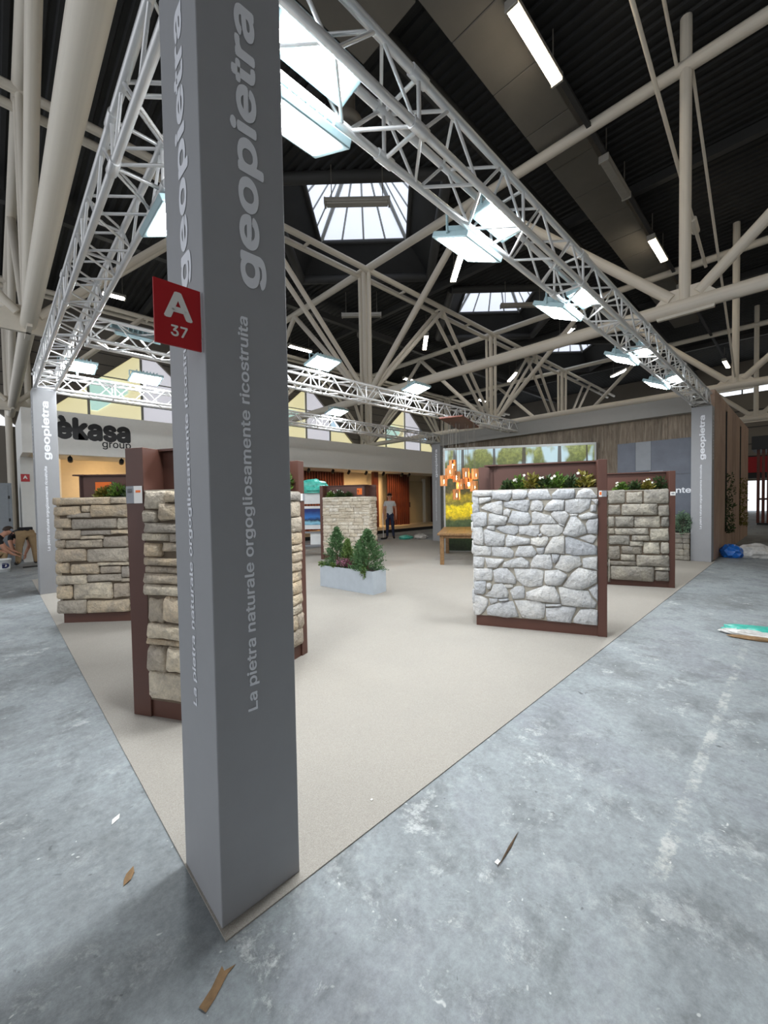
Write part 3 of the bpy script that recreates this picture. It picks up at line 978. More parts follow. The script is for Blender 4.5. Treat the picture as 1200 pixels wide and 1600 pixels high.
P4=[[411,857,505,961],[411,74,437,408],[412,1374,659,1599],[679,1371,906,1561],[925,1367,1271,1601],[412,1181,595,1349],[612,1174,1112,1361],[1128,1164,1272,1335],[411,980,500,1149],[514,982,784,1158],[792,976,1155,1158],[1168,987,1273,1149],[519,856,988,964],[1015,759,1273,962],[420,682,729,843],[757,753,996,842],[729,666,915,742],[411,436,584,657],[612,536,899,664],[921,546,1151,734],[1161,558,1274,739],[596,419,807,521],[826,338,1275,527],[448,338,807,409],[443,94,1070,331],[1089,103,1276,269],[1083,281,1275,331]]
P2=[[-23,1502,633,1590],[661,1506,863,1582],[-27,1363,281,1481],[411,1341,859,1496],[298,1406,407,1484],[136,1336,404,1396],[-33,1210,166,1335],[182,1197,710,1316],[719,1187,853,1321],[-32,1070,279,1180],[294,1115,637,1170],[654,1123,849,1171],[289,1064,541,1107],[-30,960,88,1058],[97,961,533,1056],[550,956,845,1096],[-36,783,329,941],[343,772,851,942],[-37,638,126,772],[140,626,483,750],[499,627,752,718],[494,726,847,760],[760,568,855,708],[-36,496,326,611],[339,523,751,609],[759,515,852,554],[-38,314,144,482],[161,303,634,513],[648,312,847,502],[-40,126,314,294],[328,128,840,285]]
P1=[[177,1460,357,1582],[361,1503,443,1579],[159,1370,284,1448],[298,1376,439,1498],[177,1299,435,1364],[153,1244,370,1290],[375,1236,433,1291],[149,1133,308,1225],[315,1172,430,1227],[170,1074,426,1125],[176,1022,424,1063],[157,950,422,1015],[154,872,419,941],[173,680,311,844],[320,689,422,864],[171,572,408,670],[180,530,413,564],[166,338,324,516],[334,351,416,528],[158,144,417,334]]



def stone(parent, poly, P, depth, mat, r):
    """one rough-faced stone: poly in (s,z) metres, P maps (s,z,o) to local space"""
    pts = []
    n = len(poly)
    for i in range(n):
        a, b = poly[i], poly[(i + 1) % n]
        pts.append(a)
        L = math.hypot(b[0] - a[0], b[1] - a[1])
        if n < 7 and L > 0.05:
            k = 0.02 * L
            pts.append(((a[0] + b[0]) / 2 + r.uniform(-k, k), (a[1] + b[1]) / 2 + r.uniform(-k, k)))
    n = len(pts)
    cx, cz = sum(p[0] for p in pts) / n, sum(p[1] for p in pts) / n
    size = min(max(p[0] for p in pts) - min(p[0] for p in pts), max(p[1] for p in pts) - min(p[1] for p in pts))
    ins = max(0.74, 1 - 0.020 / max(size, 0.02))
    dd = depth * r.uniform(0.55, 1.2)
    g = 1 + 0.006 / max(size, 0.03)
    v, rings = [], []
    for sc, o, j in ((g, -0.05, 0), (g * 0.99, dd * 0.55, 0.002), (ins, dd, 0.006)):
        v += [P(cx + (s - cx) * sc, cz + (z - cz) * sc, o + r.uniform(-j, j)) for s, z in pts]
    v.append(P(cx + r.uniform(-0.01, 0.01), cz, dd + r.uniform(-0.004, 0.012)))
    f = [tuple(range(n))]
    for k in range(2):
        f += [(k * n + i, k * n + (i + 1) % n, (k + 1) * n + (i + 1) % n, (k + 1) * n + i) for i in range(n)]
    f += [(2 * n + i, 2 * n + (i + 1) % n, 3 * n) for i in range(n)]
    return MB().add(v, f).build('stone', mat, parent, smooth=True)


def rect_poly(s0, z0, s1, z1, r, gap=0.001):
    s0, s1, z0, z1 = s0 + gap, s1 - gap, z0 + gap, z1 - gap
    a, b = s1 - s0, z1 - z0
    c = min(0.022, 0.2 * min(a, b))
    j = lambda k: r.uniform(-k, k)
    ja, jb = 0.05 * b, 0.04 * a
    ja, jb = min(ja * 1.6, 0.014), min(jb * 1.6, 0.014)
    return [(s0 + c * r.uniform(.5, 1), z0 + j(ja) * 0.5), ((s0 + s1) / 2 + j(0.1 * a), z0 + abs(j(ja))), (s1 - c * r.uniform(.5, 1), z0 + j(ja) * 0.5), (s1, z0 + c),
            (s1 - abs(j(jb)), z1 - c), (s1 - c * r.uniform(.5, 1), z1), ((s0 + s1) / 2 + j(0.1 * a), z1 - abs(j(ja))), (s0 + c * r.uniform(.5, 1), z1 - abs(j(ja))),
            (s0 + abs(j(jb)), z1 - c), (s0, z0 + c)]


def courses(s0, s1, z0, z1, rh, ln, r):
    out = []
    z = z0
    while z < z1 - 0.02:
        h = min(r.uniform(*rh), z1 - z)
        if z1 - (z + h) < rh[0] * 0.6:
            h = z1 - z
        s = s0
        while s < s1 - 0.01:
            L = r.uniform(*ln)
            if s1 - (s + L) < ln[0] * 0.7:
                L = s1 - s
            if h > 1.6 * rh[0] and r.random() < 0.3:
                k = r.uniform(0.35, 0.65) * h
                out += [(s, z, s + L, z + k), (s, z + k, s + L, z + h)]
            else:
                out.append((s, z, s + L, z + h))
            s += L
        z += h
    return out


ZS0, ZS1, ZH = 0.125, 1.588, 1.885


def leaf_faces(m, c, d, up, L, W, mi=0):
    """a folded diamond leaf from c along d"""
    d = d.normalized()
    s = d.cross(up)
    s = s.normalized() if s.length > 1e-4 else d.orthogonal().normalized()
    nn = s.cross(d).normalized()
    m.add([c, c + d * L * 0.5 + s * W * 0.5 + nn * W * 0.2, c + d * L, c + d * L * 0.5 - s * W * 0.5 + nn * W * 0.2], [(0, 1, 2), (0, 2, 3)], mi)


def rv(r):
    while True:
        v = Vector((r.uniform(-1, 1), r.uniform(-1, 1), r.uniform(-1, 1)))
        if 0.05 < v.length < 1:
            return v.normalized()


def ledge_plant(label, loc, rad, h, mat, r, flowers=None, n=70, leaf=0.058, group='small plants on the stone stands'):
    t = thing('ledge_plant', label, 'plant', loc, 0, group)
    m = MB()
    for _ in range(int(n * 1.5)):
        v = rv(r)
        c = Vector((v.x * rad * r.uniform(.2, 1), v.y * min(rad, 0.05) * r.uniform(.2, 1), h * (0.08 + 0.8 * abs(v.z) * r.random())))
        leaf_faces(m, c, Vector((v.x, v.y, abs(v.z) * 0.9 + 0.1)), rv(r), leaf * r.uniform(.7, 1.3), leaf * 0.6)
    m.build('foliage', mat, t, recalc=False)
    m = MB()
    for k in range(4):
        m.tube((0, 0, 0), (r.uniform(-.6, .6) * rad, r.uniform(-.02, .02), h * 0.6), 0.003, n=5)
    m.build('stems', 'bark', t)
    if flowers:
        m = MB()
        for _ in range(max(2, flowers[1] * 2 // 3)):
            c = Vector((r.uniform(-.8, .8) * rad, -r.uniform(0.0, .05), h * r.uniform(.6, 1.1)))
            for k in range(5):
                a = 2 * PI * k / 5 + r.random()
                leaf_faces(m, c, Vector((math.cos(a), -0.5, math.sin(a))), Vector((0, 1, 0)), 0.019, 0.017)
        m.build('blossoms', flowers[0], t, recalc=False)
    return t


def wing(t, base, c, e, side, posts, stones, mat, mortar, depth, r, start=0.0):
    """one leg of an L-shaped stand. c, e: floor ends of its front line (c = corner end); side: +1/-1 picks the outer side.
    stones: list of polygons in (s,z) with s measured from c."""
    c, e = Vector((*c, 0)) - Vector((base[0], base[1], 0)), Vector((*e, 0)) - Vector((base[0], base[1], 0))
    L = (e - c).length
    d = (e - c).normalized()
    nrm = Vector((-d.y, d.x, 0)) * side
    P = lambda s, z, o: c + d * s + nrm * o + Vector((0, 0, z))
    pw = posts

    def bx(name, s0, s1, z0, z1, o0, o1, mt, bevel=0.0):
        vs = [P(s, z, o) for z in (z0, z1) for s, o in ((s0, o0), (s1, o0), (s1, o1), (s0, o1))]
        m = MB().add(vs, [(0, 3, 2, 1), (4, 5, 6, 7), (0, 1, 5, 4), (1, 2, 6, 5), (2, 3, 7, 6), (3, 0, 4, 7)])
        return m.build(name, mt, t, bevel=bevel)
    bx('board', 0.17, L - pw + 0.005, 0.0, ZH - 0.016, -0.21, -0.17, 'brown')
    bx('plinth', 0.015, L - pw + 0.004, 0.0, ZS0 - 0.004, -0.168, -0.012, 'brown')
    bx('post', L - pw, L, 0.0, ZH, -0.24, 0.004, 'brown', 0.004)
    bx('cap', 0.10, L + 0.01, ZH - 0.014, ZH + 0.002, -0.25, -0.13, 'brown')
    bx('backing', 0.02, L - pw - 0.002, ZS0, ZS1 - 0.012, -0.166, 0.002, mortar)
    bx('soil', 0.05, L - pw - 0.01, ZS1 - 0.012, ZS1 - 0.006, -0.16, -0.05, 'soil')
    bx('coping', 0.0, L - pw - 0.004, ZS1 - 0.012, ZS1 + 0.002, -0.05, 0.006, 'mortar_light')
    for poly in stones:
        stone(t, poly, P, depth, mat, r)
    return P, L, d, nrm


def stand(label, corner, long_end, short_end, side, polys_long, polys_short, mat, mortar, depth, seed, pw=(0.09, 0.09)):
    t = thing('stone_stand', label, 'display stand', (corner[0], corner[1], CZ), 0, 'L-shaped brown stone sample stands')
    r = random.Random(seed)
    A = wing(t, corner, corner, long_end, side, pw[0], polys_long, mat, mortar, depth, r)
    B = wing(t, corner, corner, short_end, -side, pw[1], polys_short, mat, mortar, depth, r)
    m = MB()
    m.box(-0.012, 0.012, -0.012, 0.012, 0, ZH)
    return t, A, B, r


def card(t, W, s0, s1, z0, z1, parts, o=0.006):
    """paper label standing on a wing's front plane: white card with coloured fields"""
    P, L, d, nrm = W
    def q(name, a, b, c_, d_, off, mt):
        vs = [P(s, z, oo) for oo in (off, off + 0.001) for s, z in ((a, c_), (b, c_), (b, d_), (a, d_))]
        return MB().add(vs, [(0, 1, 2, 3), (7, 6, 5, 4), (0, 4, 5, 1), (1, 5, 6, 2), (2, 6, 7, 3), (3, 7, 4, 0)]).build(name, mt, t)
    q('label_card', s0, s1, z0, z1, o, 'card')
    for a, b, c_, d_, mt in parts:
        q('printed_field', s0 + (s1 - s0) * a, s0 + (s1 - s0) * b, z0 + (z1 - z0) * c_, z0 + (z1 - z0) * d_, o + 0.0012, mt)


def logo(t, W, s0, s1, z0, z1, o=-0.168):
    """orange square carrying a dark curled line figure"""
    P, L, d, nrm = W
    vs = [P(s, z, oo) for oo in (o, o + 0.002) for s, z in ((s0, z0), (s1, z0), (s1, z1), (s0, z1))]
    MB().add(vs, [(0, 1, 2, 3), (7, 6, 5, 4), (0, 4, 5, 1), (1, 5, 6, 2), (2, 6, 7, 3), (3, 7, 4, 0)]).build('orange_panel', 'orange', t)
    m = MB()
    cx, cz, R = s0 + (s1 - s0) * 0.78, z0 + (z1 - z0) * 0.58, (z1 - z0) * 0.17
    pts = [P(cx + R * (1 - 0.035 * k) * math.cos(0.6 + 0.42 * k), cz + R * (1 - 0.035 * k) * math.sin(0.6 + 0.42 * k), o + 0.003) for k in range(20)]
    pts += [P(cx - R * 0.2, z0 + (z1 - z0) * 0.28, o + 0.003), P(cx + R * 0.9, z0 + (z1 - z0) * 0.05, o + 0.003)]
    for a, b in zip(pts[:-1], pts[1:]):
        m.tube(a, b, 0.004, n=5)
    m.build('curl_mark', 'black_letter', t)


def mmp(L):
    return [[(a / 1000, b / 1000) for a, b in p] for p in L]


def mmr(L, r):
    return [rect_poly(a / 1000, b / 1000, c / 1000, d / 1000, r) for a, b, c, d in L]


def vnorm(d):
    l = math.hypot(*d)
    return d[0] / l, d[1] / l


rs = random.Random(21)
cr = lambda s0, s1, rh, ln: [rect_poly(*q, rs) for q in courses(s0, s1, ZS0 + 0.005, ZS1 - 0.006, rh, ln, rs)]

# 1: behind the front pillar. short leg shows left of the pillar, long leg's end right of it
c1, l1, s1 = (0.40, 1.46), (1.66, 1.99), (0.15, 1.90)
L1 = math.hypot(s1[0] - c1[0], s1[1] - c1[1])
p1s = []
for a, b, c_, d_ in P1:
    lo, hi = L1 - c_ / 1000, L1 - a / 1000
    if c_ > 395:
        lo = 0.0
    p1s.append(rect_poly(max(lo, 0.0), b / 1000, min(hi, L1 - 0.155), d_ / 1000, rs))
st1 = stand('brown stand clad in tan stone, half hidden behind the front pillar', c1, l1, s1, -1,
            cr(0.0, 1.37 - 0.095, (0.09, 0.2), (0.12, 0.36)), p1s, 'stone_tan', 'mortar_dark', 0.045, 1, (0.09, 0.155))
card(st1[0], st1[2], L1 - 0.15, L1 - 0.01, 1.50, 1.62, [(0.52, 1.0, 0.0, 1.0, 'grey_print'), (0.6, 0.92, 0.6, 0.85, 'card'), (0.1, 0.4, 0.62, 0.75, 'orange')], 0.012)
card(st1[0], st1[1], 1.285, 1.365, 1.50, 1.57, [(0.5, 1.0, 0.0, 1.0, 'grey_print')], 0.012)

# 2: left, rough beige-grey ledges
c2, l2 = (0.06, 5.12), (1.10, 4.23)
d2 = vnorm((l2[0] - c2[0], l2[1] - c2[1]))
s2 = (c2[0] + 0.5 * -d2[1], c2[1] + 0.5 * d2[0])
p2l = mmr(P2, rs) + cr(0.87, 1.37 - 0.095, (0.08, 0.18), (0.15, 0.34))
st2 = stand('brown stand clad in rough beige and grey ledge stone at left', c2, l2, s2, -1, p2l, cr(0.0, 0.405, (0.09, 0.2), (0.14, 0.3)), 'stone_tan', 'mortar_dark', 0.05, 2)
logo(st2[0], st2[1], 0.36, 0.56, 1.63, 1.79)

# 3: right, white-grey fieldstone
c3, l3 = (3.53, 1.28), (4.11, 0.03)
d3 = vnorm((l3[0] - c3[0], l3[1] - c3[1]))
s3 = (c3[0] + 0.5 * -d3[1], c3[1] + 0.5 * d3[0])
st3 = stand('brown stand clad in whitish grey fieldstone at right', c3, l3, s3, -1, mmp(P3), cr(0.0, 0.405, (0.12, 0.24), (0.14, 0.3)), 'stone_white', 'mortar_light', 0.035, 3)
card(st3[0], st3[1], 1.30, 1.372, 1.49, 1.555, [(0.38, 1.0, 0.0, 1.0, 'grey_print'), (0.08, 0.34, 0.3, 0.8, 'orange')])

# 4: right rear, squared grey stone
c4, l4 = (6.76, 1.26), (7.32, 0.02)
d4 = vnorm((l4[0] - c4[0], l4[1] - c4[1]))
s4 = (c4[0] + 0.5 * -d4[1], c4[1] + 0.5 * d4[0])
st4 = stand('brown stand clad in squared grey stone behind the whitish one', c4, l4, s4, -1, mmr(P4, rs) + cr(0.0, 0.40, (0.12, 0.25), (0.16, 0.4)), cr(0.0, 0.405, (0.12, 0.24), (0.14, 0.3)),
            'stone_grey', 'mortar_dark', 0.045, 4)
card(st4[0], st4[1], 1.29, 1.36, 1.49, 1.55, [(0.2, 0.8, 0.3, 0.7, 'grey_print')])

# 5: rear centre, cream ledge stone
l5 = (5.50, 7.20)
c5 = (6.08, 5.96)
d5 = vnorm((l5[0] - c5[0], l5[1] - c5[1]))
s5 = (c5[0] + 0.5 * d5[1], c5[1] - 0.5 * d5[0])
st5 = stand('brown stand clad in thin cream ledge stone behind the planter', c5, l5, s5, 1, cr(0.0, 1.37 - 0.095, (0.055, 0.12), (0.10, 0.34)), cr(0.0, 0.405, (0.055, 0.12), (0.10, 0.3)),
            'stone_cream', 'mortar_light', 0.04, 5)
logo(st5[0], st5[1], 0.26, 0.40, 1.64, 1.80)
card(st5[0], st5[2], 0.42, 0.49, 1.48, 1.56, [(0.2, 0.8, 0.5, 0.8, 'grey_print')])


def ledge_row(W, base, specs, r, where):
    P, L, d, nrm = W
    for s, rad, h, mat, fl, word in specs:
        p = P(s, ZS1 - 0.006, -0.10) + Vector((base[0], base[1], CZ))
        o = ledge_plant(word + ' ' + where, p, rad * 1.12, h * 1.08, mat, r, fl, n=int(60 + 500 * rad))
        o.rotation_euler[2] = math.atan2(d.y, d.x)


rp = random.Random(5)
ledge_row(st3[1], c3, [(0.38, 0.07, 0.11, 'leaf_dark', None, 'low dark leafy plant leftmost on the ledge'),
                       (0.50, 0.07, 0.16, 'leaf', ('petal_white', 6), 'green plant with white blossoms, second from left on the ledge'),
                       (0.64, 0.09, 0.18, 'leaf_olive', None, 'olive green bushy plant, third from left on the ledge'),
                       (0.77, 0.07, 0.15, 'leaf_dark', ('petal_white', 5), 'dark plant with white blossoms amid the ledge'),
                       (0.89, 0.09, 0.18, 'leaf', ('petal_white', 3), 'green plant with few blossoms, fifth from left on the ledge'),
                       (1.03, 0.08, 0.15, 'leaf_dark', None, 'dark green plant, second from the post on the ledge'),
                       (1.17, 0.09, 0.18, 'leaf_olive', ('petal_white', 4), 'olive plant with white blossoms beside the post on the ledge')], rp, 'of the whitish stone stand')
ledge_row(st4[1], c4, [(0.62, 0.09, 0.13, 'leaf', ('petal_white', 6), 'plant with pale blossoms leftmost on the ledge'),
                       (0.82, 0.10, 0.17, 'leaf_dark', None, 'dark leafy plant in the middle of the ledge'),
                       (1.00, 0.10, 0.16, 'leaf_olive', ('petal_white', 6), 'olive plant with pale blossoms on the ledge'),
                       (1.18, 0.09, 0.26, 'leaf_dark', None, 'tall dark plant beside the post on the ledge')], rp, 'of the grey stone stand')
ledge_row(st2[1], c2, [(0.50, 0.10, 0.13, 'leaf_olive', None, 'olive green plant leftmost on the ledge'),
                       (0.68, 0.12, 0.19, 'leaf', None, 'bright green plant in the middle of the ledge'),
                       (0.88, 0.12, 0.20, 'leaf_dark', None, 'dark green plant rightmost on the ledge')], rp, 'of the left stone stand')
ledge_row(st5[1], c5, [(1.10, 0.11, 0.15, 'leaf', ('petal_white', 8), 'plant with white blossoms at the left of the ledge'),
                       (0.86, 0.12, 0.17, 'leaf_dark', ('petal_white', 10), 'dark plant with white blossoms amid the ledge'),
                       (0.62, 0.11, 0.12, 'leaf_dark', None, 'low dark plant at the right of the ledge')], rp, 'of the cream stone stand')
ledge_row(st1[1], c1, [(1.0, 0.12, 0.22, 'leaf', None, 'lush green plant on the ledge'),
                       (1.2, 0.09, 0.24, 'leaf', None, 'upright green plant beside the right post on the ledge')], rp, 'of the tan stone stand')
# ---------------------------------------------------------------- planter with conifers


def conifer(label, loc, h, rad, mat, seed, n=2600):
    r = random.Random(seed)
    t = thing('dwarf_conifer', label, 'shrub', loc, 0, 'shrubs in the grey planter')
    MB().tube((0, 0, 0), (0, 0, h * 0.8), 0.014, 0.004, 7).build('trunk', 'bark', t)
    m = MB()
    nb = n // 26
    for k in range(nb):
        f = (k + r.random()) / nb
        f = f ** 1.35
        a = 2.4 * k + r.uniform(-0.4, 0.4)
        R = rad * (1 - f) ** 0.9 * r.uniform(0.72, 1.22) + 0.012
        z = h * (0.0 + 0.9 * f)
        out = Vector((math.cos(a), math.sin(a), 0))
        tip = out * R + Vector((0, 0, z + R * r.uniform(0.35, 0.8) * min(1.0, 0.05 + 4 * f) + 0.02))
        root_ = out * R * 0.15 + Vector((0, 0, z))
        for j in range(26):
            q = 0.25 + 0.75 * (j / 25)
            c = root_.lerp(tip, q) + rv(r) * 0.016
            d = (tip - root_).normalized() * 0.9 + rv(r) * 0.75 + Vector((0, 0, 0.35))
            leaf_faces(m, c, d, rv(r), r.uniform(0.03, 0.058), 0.014)
    m.build('foliage', mat, t, recalc=False)
    return t


PA, PB, PC = Vector((3.58, 4.50, 0)), Vector((3.73, 3.29, 0)), Vector((4.03, 3.24, 0))
pu = (PB - PA).normalized()
pv = Vector((-pu.y, pu.x, 0))
PL, PW, PHH = (PB - PA).length, 0.33, 0.37
t = thing('planter', 'pale grey rectangular planter box on the carpet', 'planter', (PA.x, PA.y, CZ))
fr_ = frame((0, 0, 0), pu, pv)
for nm, u0, u1, v0, v1 in (('side_panel', 0, PL, 0, 0.012), ('side_panel', 0, PL, PW - 0.012, PW), ('end_panel', 0, 0.012, 0.012, PW - 0.012), ('end_panel', PL - 0.012, PL, 0.012, PW - 0.012)):
    MB().prism([(u0, v0), (u1, v0), (u1, v1), (u0, v1)], fr_, 0, PHH).build(nm, 'planter', t)
MB().prism([(0.012, 0.012), (PL - 0.012, 0.012), (PL - 0.012, PW - 0.012), (0.012, PW - 0.012)], fr_, 0, PHH - 0.03).build('soil', 'soil', t)


def in_planter(u, v):
    p = PA + pu * u + pv * v
    return (p.x, p.y, CZ + PHH - 0.03)


conifer('tallest dark green conifer at the left end of the grey planter', in_planter(0.26, 0.17), 0.72, 0.23, 'conifer', 1, 3600)
conifer('bushy dark conifer at the right end of the grey planter', in_planter(0.98, 0.16), 0.70, 0.29, 'conifer', 2, 5200)
conifer('slim lighter conifer right of the tallest one in the planter', in_planter(0.50, 0.19), 0.50, 0.13, 'conifer_light', 3, 1800)
conifer('small lighter conifer in the middle of the planter', in_planter(0.76, 0.22), 0.50, 0.13, 'conifer_light', 4, 1800)


def heather(label, loc, seed, mat):
    r = random.Random(seed)
    t = thing('heather', label, 'plant', loc, 0, 'heathers in the grey planter')
    m, g = MB(), MB()
    for _ in range(60):
        v = rv(r)
        tip = Vector((v.x * 0.10, v.y * 0.10, 0.10 + 0.09 * r.random()))
        g.tube((v.x * 0.03, v.y * 0.03, 0), tip, 0.002, n=4)
        for k in range(7):
            c = tip * (0.45 + 0.55 * k / 7)
            leaf_faces(m, c, rv(r) + Vector((0, 0, 0.5)), rv(r), 0.022, 0.014)
    m.build('blossoms', mat, t, recalc=False)
    g.build('stems', 'leaf_dark', t)


heather('pink heather left of its twin at the planter front', in_planter(0.45, 0.07), 1, 'petal_pink')
heather('magenta heather right of its twin at the planter front', in_planter(0.66, 0.07), 2, 'petal_magenta')
heather('pale pink heather between the two front ones', in_planter(0.56, 0.05), 3, 'petal_pink')


def trailing(label, loc, seed, reach, drop):
    r = random.Random(seed)
    t = thing('trailing_ivy', label, 'plant', loc, 0, 'trailing ivies in the grey planter')
    m, g = MB(), MB()
    for k in range(16):
        a = r.uniform(-0.9, 0.9)
        dirn = (pv * -1) * math.cos(a) + pu * math.sin(a)
        p = Vector((0, 0, 0.03))
        q = p + dirn * reach * r.uniform(.5, 1.0) + Vector((0, 0, 0.06 * r.random()))
        e = q + Vector((0, 0, -drop * r.random()))
        g.tube(p, q, 0.002, n=4)
        g.tube(q, e, 0.002, n=4)
        for j in range(14):
            c = p.lerp(q, j / 7) if j < 7 else q.lerp(e, (j - 7) / 7)
            leaf_faces(m, c, rv(r), rv(r), 0.034, 0.026)
    m.build('foliage', 'conifer_light', t, recalc=False)
    g.build('stems', 'bark', t)


trailing('ivy trailing over the right front edge of the planter', in_planter(1.03, 0.04), 1, 0.09, 0.19)
trailing('low ivy at the left front edge of the planter', in_planter(0.30, 0.06), 2, 0.09, 0.02)
trailing('low ivy at the far left end of the planter', in_planter(0.05, 0.10), 3, 0.12, 0.03)

# ---------------------------------------------------------------- table
tu, tv = Vector((0.833, 0.553, 0)), Vector((0.553, -0.833, 0))
t = thing('dining_table', 'brown wooden table in front of the garden print', 'table', (6.66, 4.33, CZ))
fr_ = frame((0, 0, 0), tu, tv)   # third axis points down
TL_, TW_ = 2.2, 1.0


def slab(nm, u0, u1, v0, v1, z0, z1, bevel=0.004):
    return MB().prism([(u0, v0), (u1, v0), (u1, v1), (u0, v1)], fr_, -z0, -z1).build(nm, 'table_wood', t, bevel=bevel)


for k in range(5):
    slab('top_board', 0, TL_, TW_ * k / 5 + 0.001, TW_ * (k + 1) / 5 - 0.001, 0.675, 0.72)
for u in (0.08, TL_ - 0.17):
    for v in (0.05, TW_ - 0.14):
        slab('leg', u, u + 0.09, v, v + 0.09, 0, 0.675)
slab('apron', 0.17, TL_ - 0.17, 0.07, 0.09, 0.60, 0.675)
slab('apron', 0.17, TL_ - 0.17, TW_ - 0.09, TW_ - 0.07, 0.60, 0.675)
slab('apron', 0.10, 0.12, 0.14, TW_ - 0.14, 0.60, 0.675)
slab('apron', TL_ - 0.12, TL_ - 0.10, 0.14, TW_ - 0.14, 0.60, 0.675)

# grey board flooring sample below the table
t = thing('board_flooring', 'grey wood-look boards laid on the carpet under the table', 'flooring', (7.05, 4.75, CZ))
for k in range(9):
    o_ = tu * (0.25 + 0.25 * k)
    MB().prism([(0, 0), (0.246, 0), (0.246, 2.6), (0, 2.6)], frame(o_, tu, tv), -0.004, 0).build('floor_board', 'floor_board', t)

# ---------------------------------------------------------------- chandelier
t = thing('chandelier', 'cluster chandelier of glowing wooden cylinders on a brown board', 'chandelier', (7.68, 4.39, 3.32))
cu_ = Vector((0.93, 0.35, 0)).normalized()
cv_ = Vector((-cu_.y, cu_.x, 0))
MB().prism([(-0.82, -0.27), (0.82, -0.27), (0.82, 0.27), (-0.82, 0.27)], frame((0, 0, 0), cu_, cv_), 0, 0.035).build('ceiling_board', 'slat', t, bevel=0.004)
for s in (-0.45, 0.45):
    rod('hanger', cu_ * s + Vector((0, 0, 0.03)), Vector((cu_.x * s, 0.19, 0.18)), 0.012, 'alu', t)
shade_me = None
LP = [(7.55, 4.53, 2.29), (7.77, 4.31, 2.09), (7.93, 4.15, 2.07), (7.47, 4.59, 2.09), (7.52, 4.40, 2.00), (7.37, 4.68, 1.92), (7.66, 4.41, 1.83), (7.90, 4.32, 1.85), (7.59, 4.46, 1.58), (7.80, 4.10, 1.77),
      (7.30, 4.40, 2.14), (8.05, 4.45, 1.98)]
for i, (x, y, z) in enumerate(LP):
    p = Vector((x - 7.68, y - 4.39, z - 3.32))
    if shade_me is None:
        m = MB()
        nS = 9
        for k in range(nS):
            if k in (2,):
                continue
            a0, a1 = 2 * PI * (k + 0.06) / nS, 2 * PI * (k + 0.94) / nS
            vs = []
            for rr in (0.092, 0.086):
                for a in (a0, (a0 + a1) / 2, a1):
                    for zz in (-0.10, 0.15):
                        vs.append((rr * math.cos(a), rr * math.sin(a), zz))
            m.add(vs, [(0, 2, 3, 1), (2, 4, 5, 3), (6, 7, 9, 8), (8, 9, 11, 10), (0, 1, 7, 6), (4, 10, 11, 5), (1, 3, 9, 7), (3, 5, 11, 9), (0, 6, 8, 2), (2, 8, 10, 4)])
        m.lathe([(0.0, 0.145), (0.088, 0.145), (0.088, 0.152), (0.0, 0.152)], n=18)
        shade_me = m.mesh('lamp_shade', 'copper_wood')
        b_ = MB()
        b_.lathe([(0.0, -0.045), (0.022, -0.035), (0.032, -0.005), (0.026, 0.025), (0.012, 0.05), (0.0, 0.055)], n=12)
        bulb_me = b_.mesh('bulb', 'bulb', True)
        so = MB()
        so.lathe([(0.0, 0.05), (0.016, 0.05), (0.016, 0.15), (0.0, 0.15)], n=10)
        sock_me = so.mesh('socket', 'black')
    sh = bpy.data.objects.new('lamp_shade', shade_me)
    link(sh, t)
    sh.location = p
    sh.rotation_euler = (0, 0, 2.2 + 0.9 * i)
    for nm, me in (('bulb', bulb_me), ('socket', sock_me)):
        o = bpy.data.objects.new(nm, me)
        link(o, sh)
    rod('cord', p + Vector((0, 0, 0.15)), Vector((p.x, p.y, 0)), 0.004, 'rod', t)

# ---------------------------------------------------------------- rear wall, garden print, slate, low stone wall
wall = MB().box(11.16, 11.26, 0.37, 7.5, 0, 3.40).build('wall_back', 'fascia')
struct(wall, 'rear wall of the stand faced with grey boards')
y = 0.375
rr_ = random.Random(3)
while y < 7.45:
    wd = min(rr_.uniform(0.13, 0.21), 7.46 - y)
    d_ = rr_.uniform(0.0, 0.010)
    boxo('plank', 11.135 - d_, 11.16, y + 0.002, y + wd - 0.002, 0.0, 3.37, 'grey_plank', wall)
    y += wd
beam = boxo('trim_8', 10.87, 11.30, 0.37, 7.5, 3.37, 3.745, 'fascia')
struct(beam, 'grey fascia beam along the top of the rear wall')

A_, B_ = Vector((8.72, 5.72, 0)), Vector((11.0, 2.42, 0))
PLn = (B_ - A_).length
t = thing('garden_print', 'large framed print of a garden with yellow flowers and trees', 'poster', (A_.x, A_.y, CZ), math.atan2(B_.y - A_.y, B_.x - A_.x))
MB().box(0.05, PLn - 0.05, -0.0, 0.09, 0.02, 2.87).build('print', 'poster', t)
for nm, a in (('frame_bar', (0, PLn, -0.012, 0.1, 2.87, 2.93)), ('frame_bar', (0, 0.05, -0.012, 0.1, 0, 2.87)), ('frame_bar', (PLn - 0.05, PLn, -0.012, 0.1, 0, 2.87)), ('frame_bar', (0.05, PLn - 0.05, -0.012, 0.1, 0, 0.02))):
    MB().box(*a).build(nm, 'alu_frame', t)

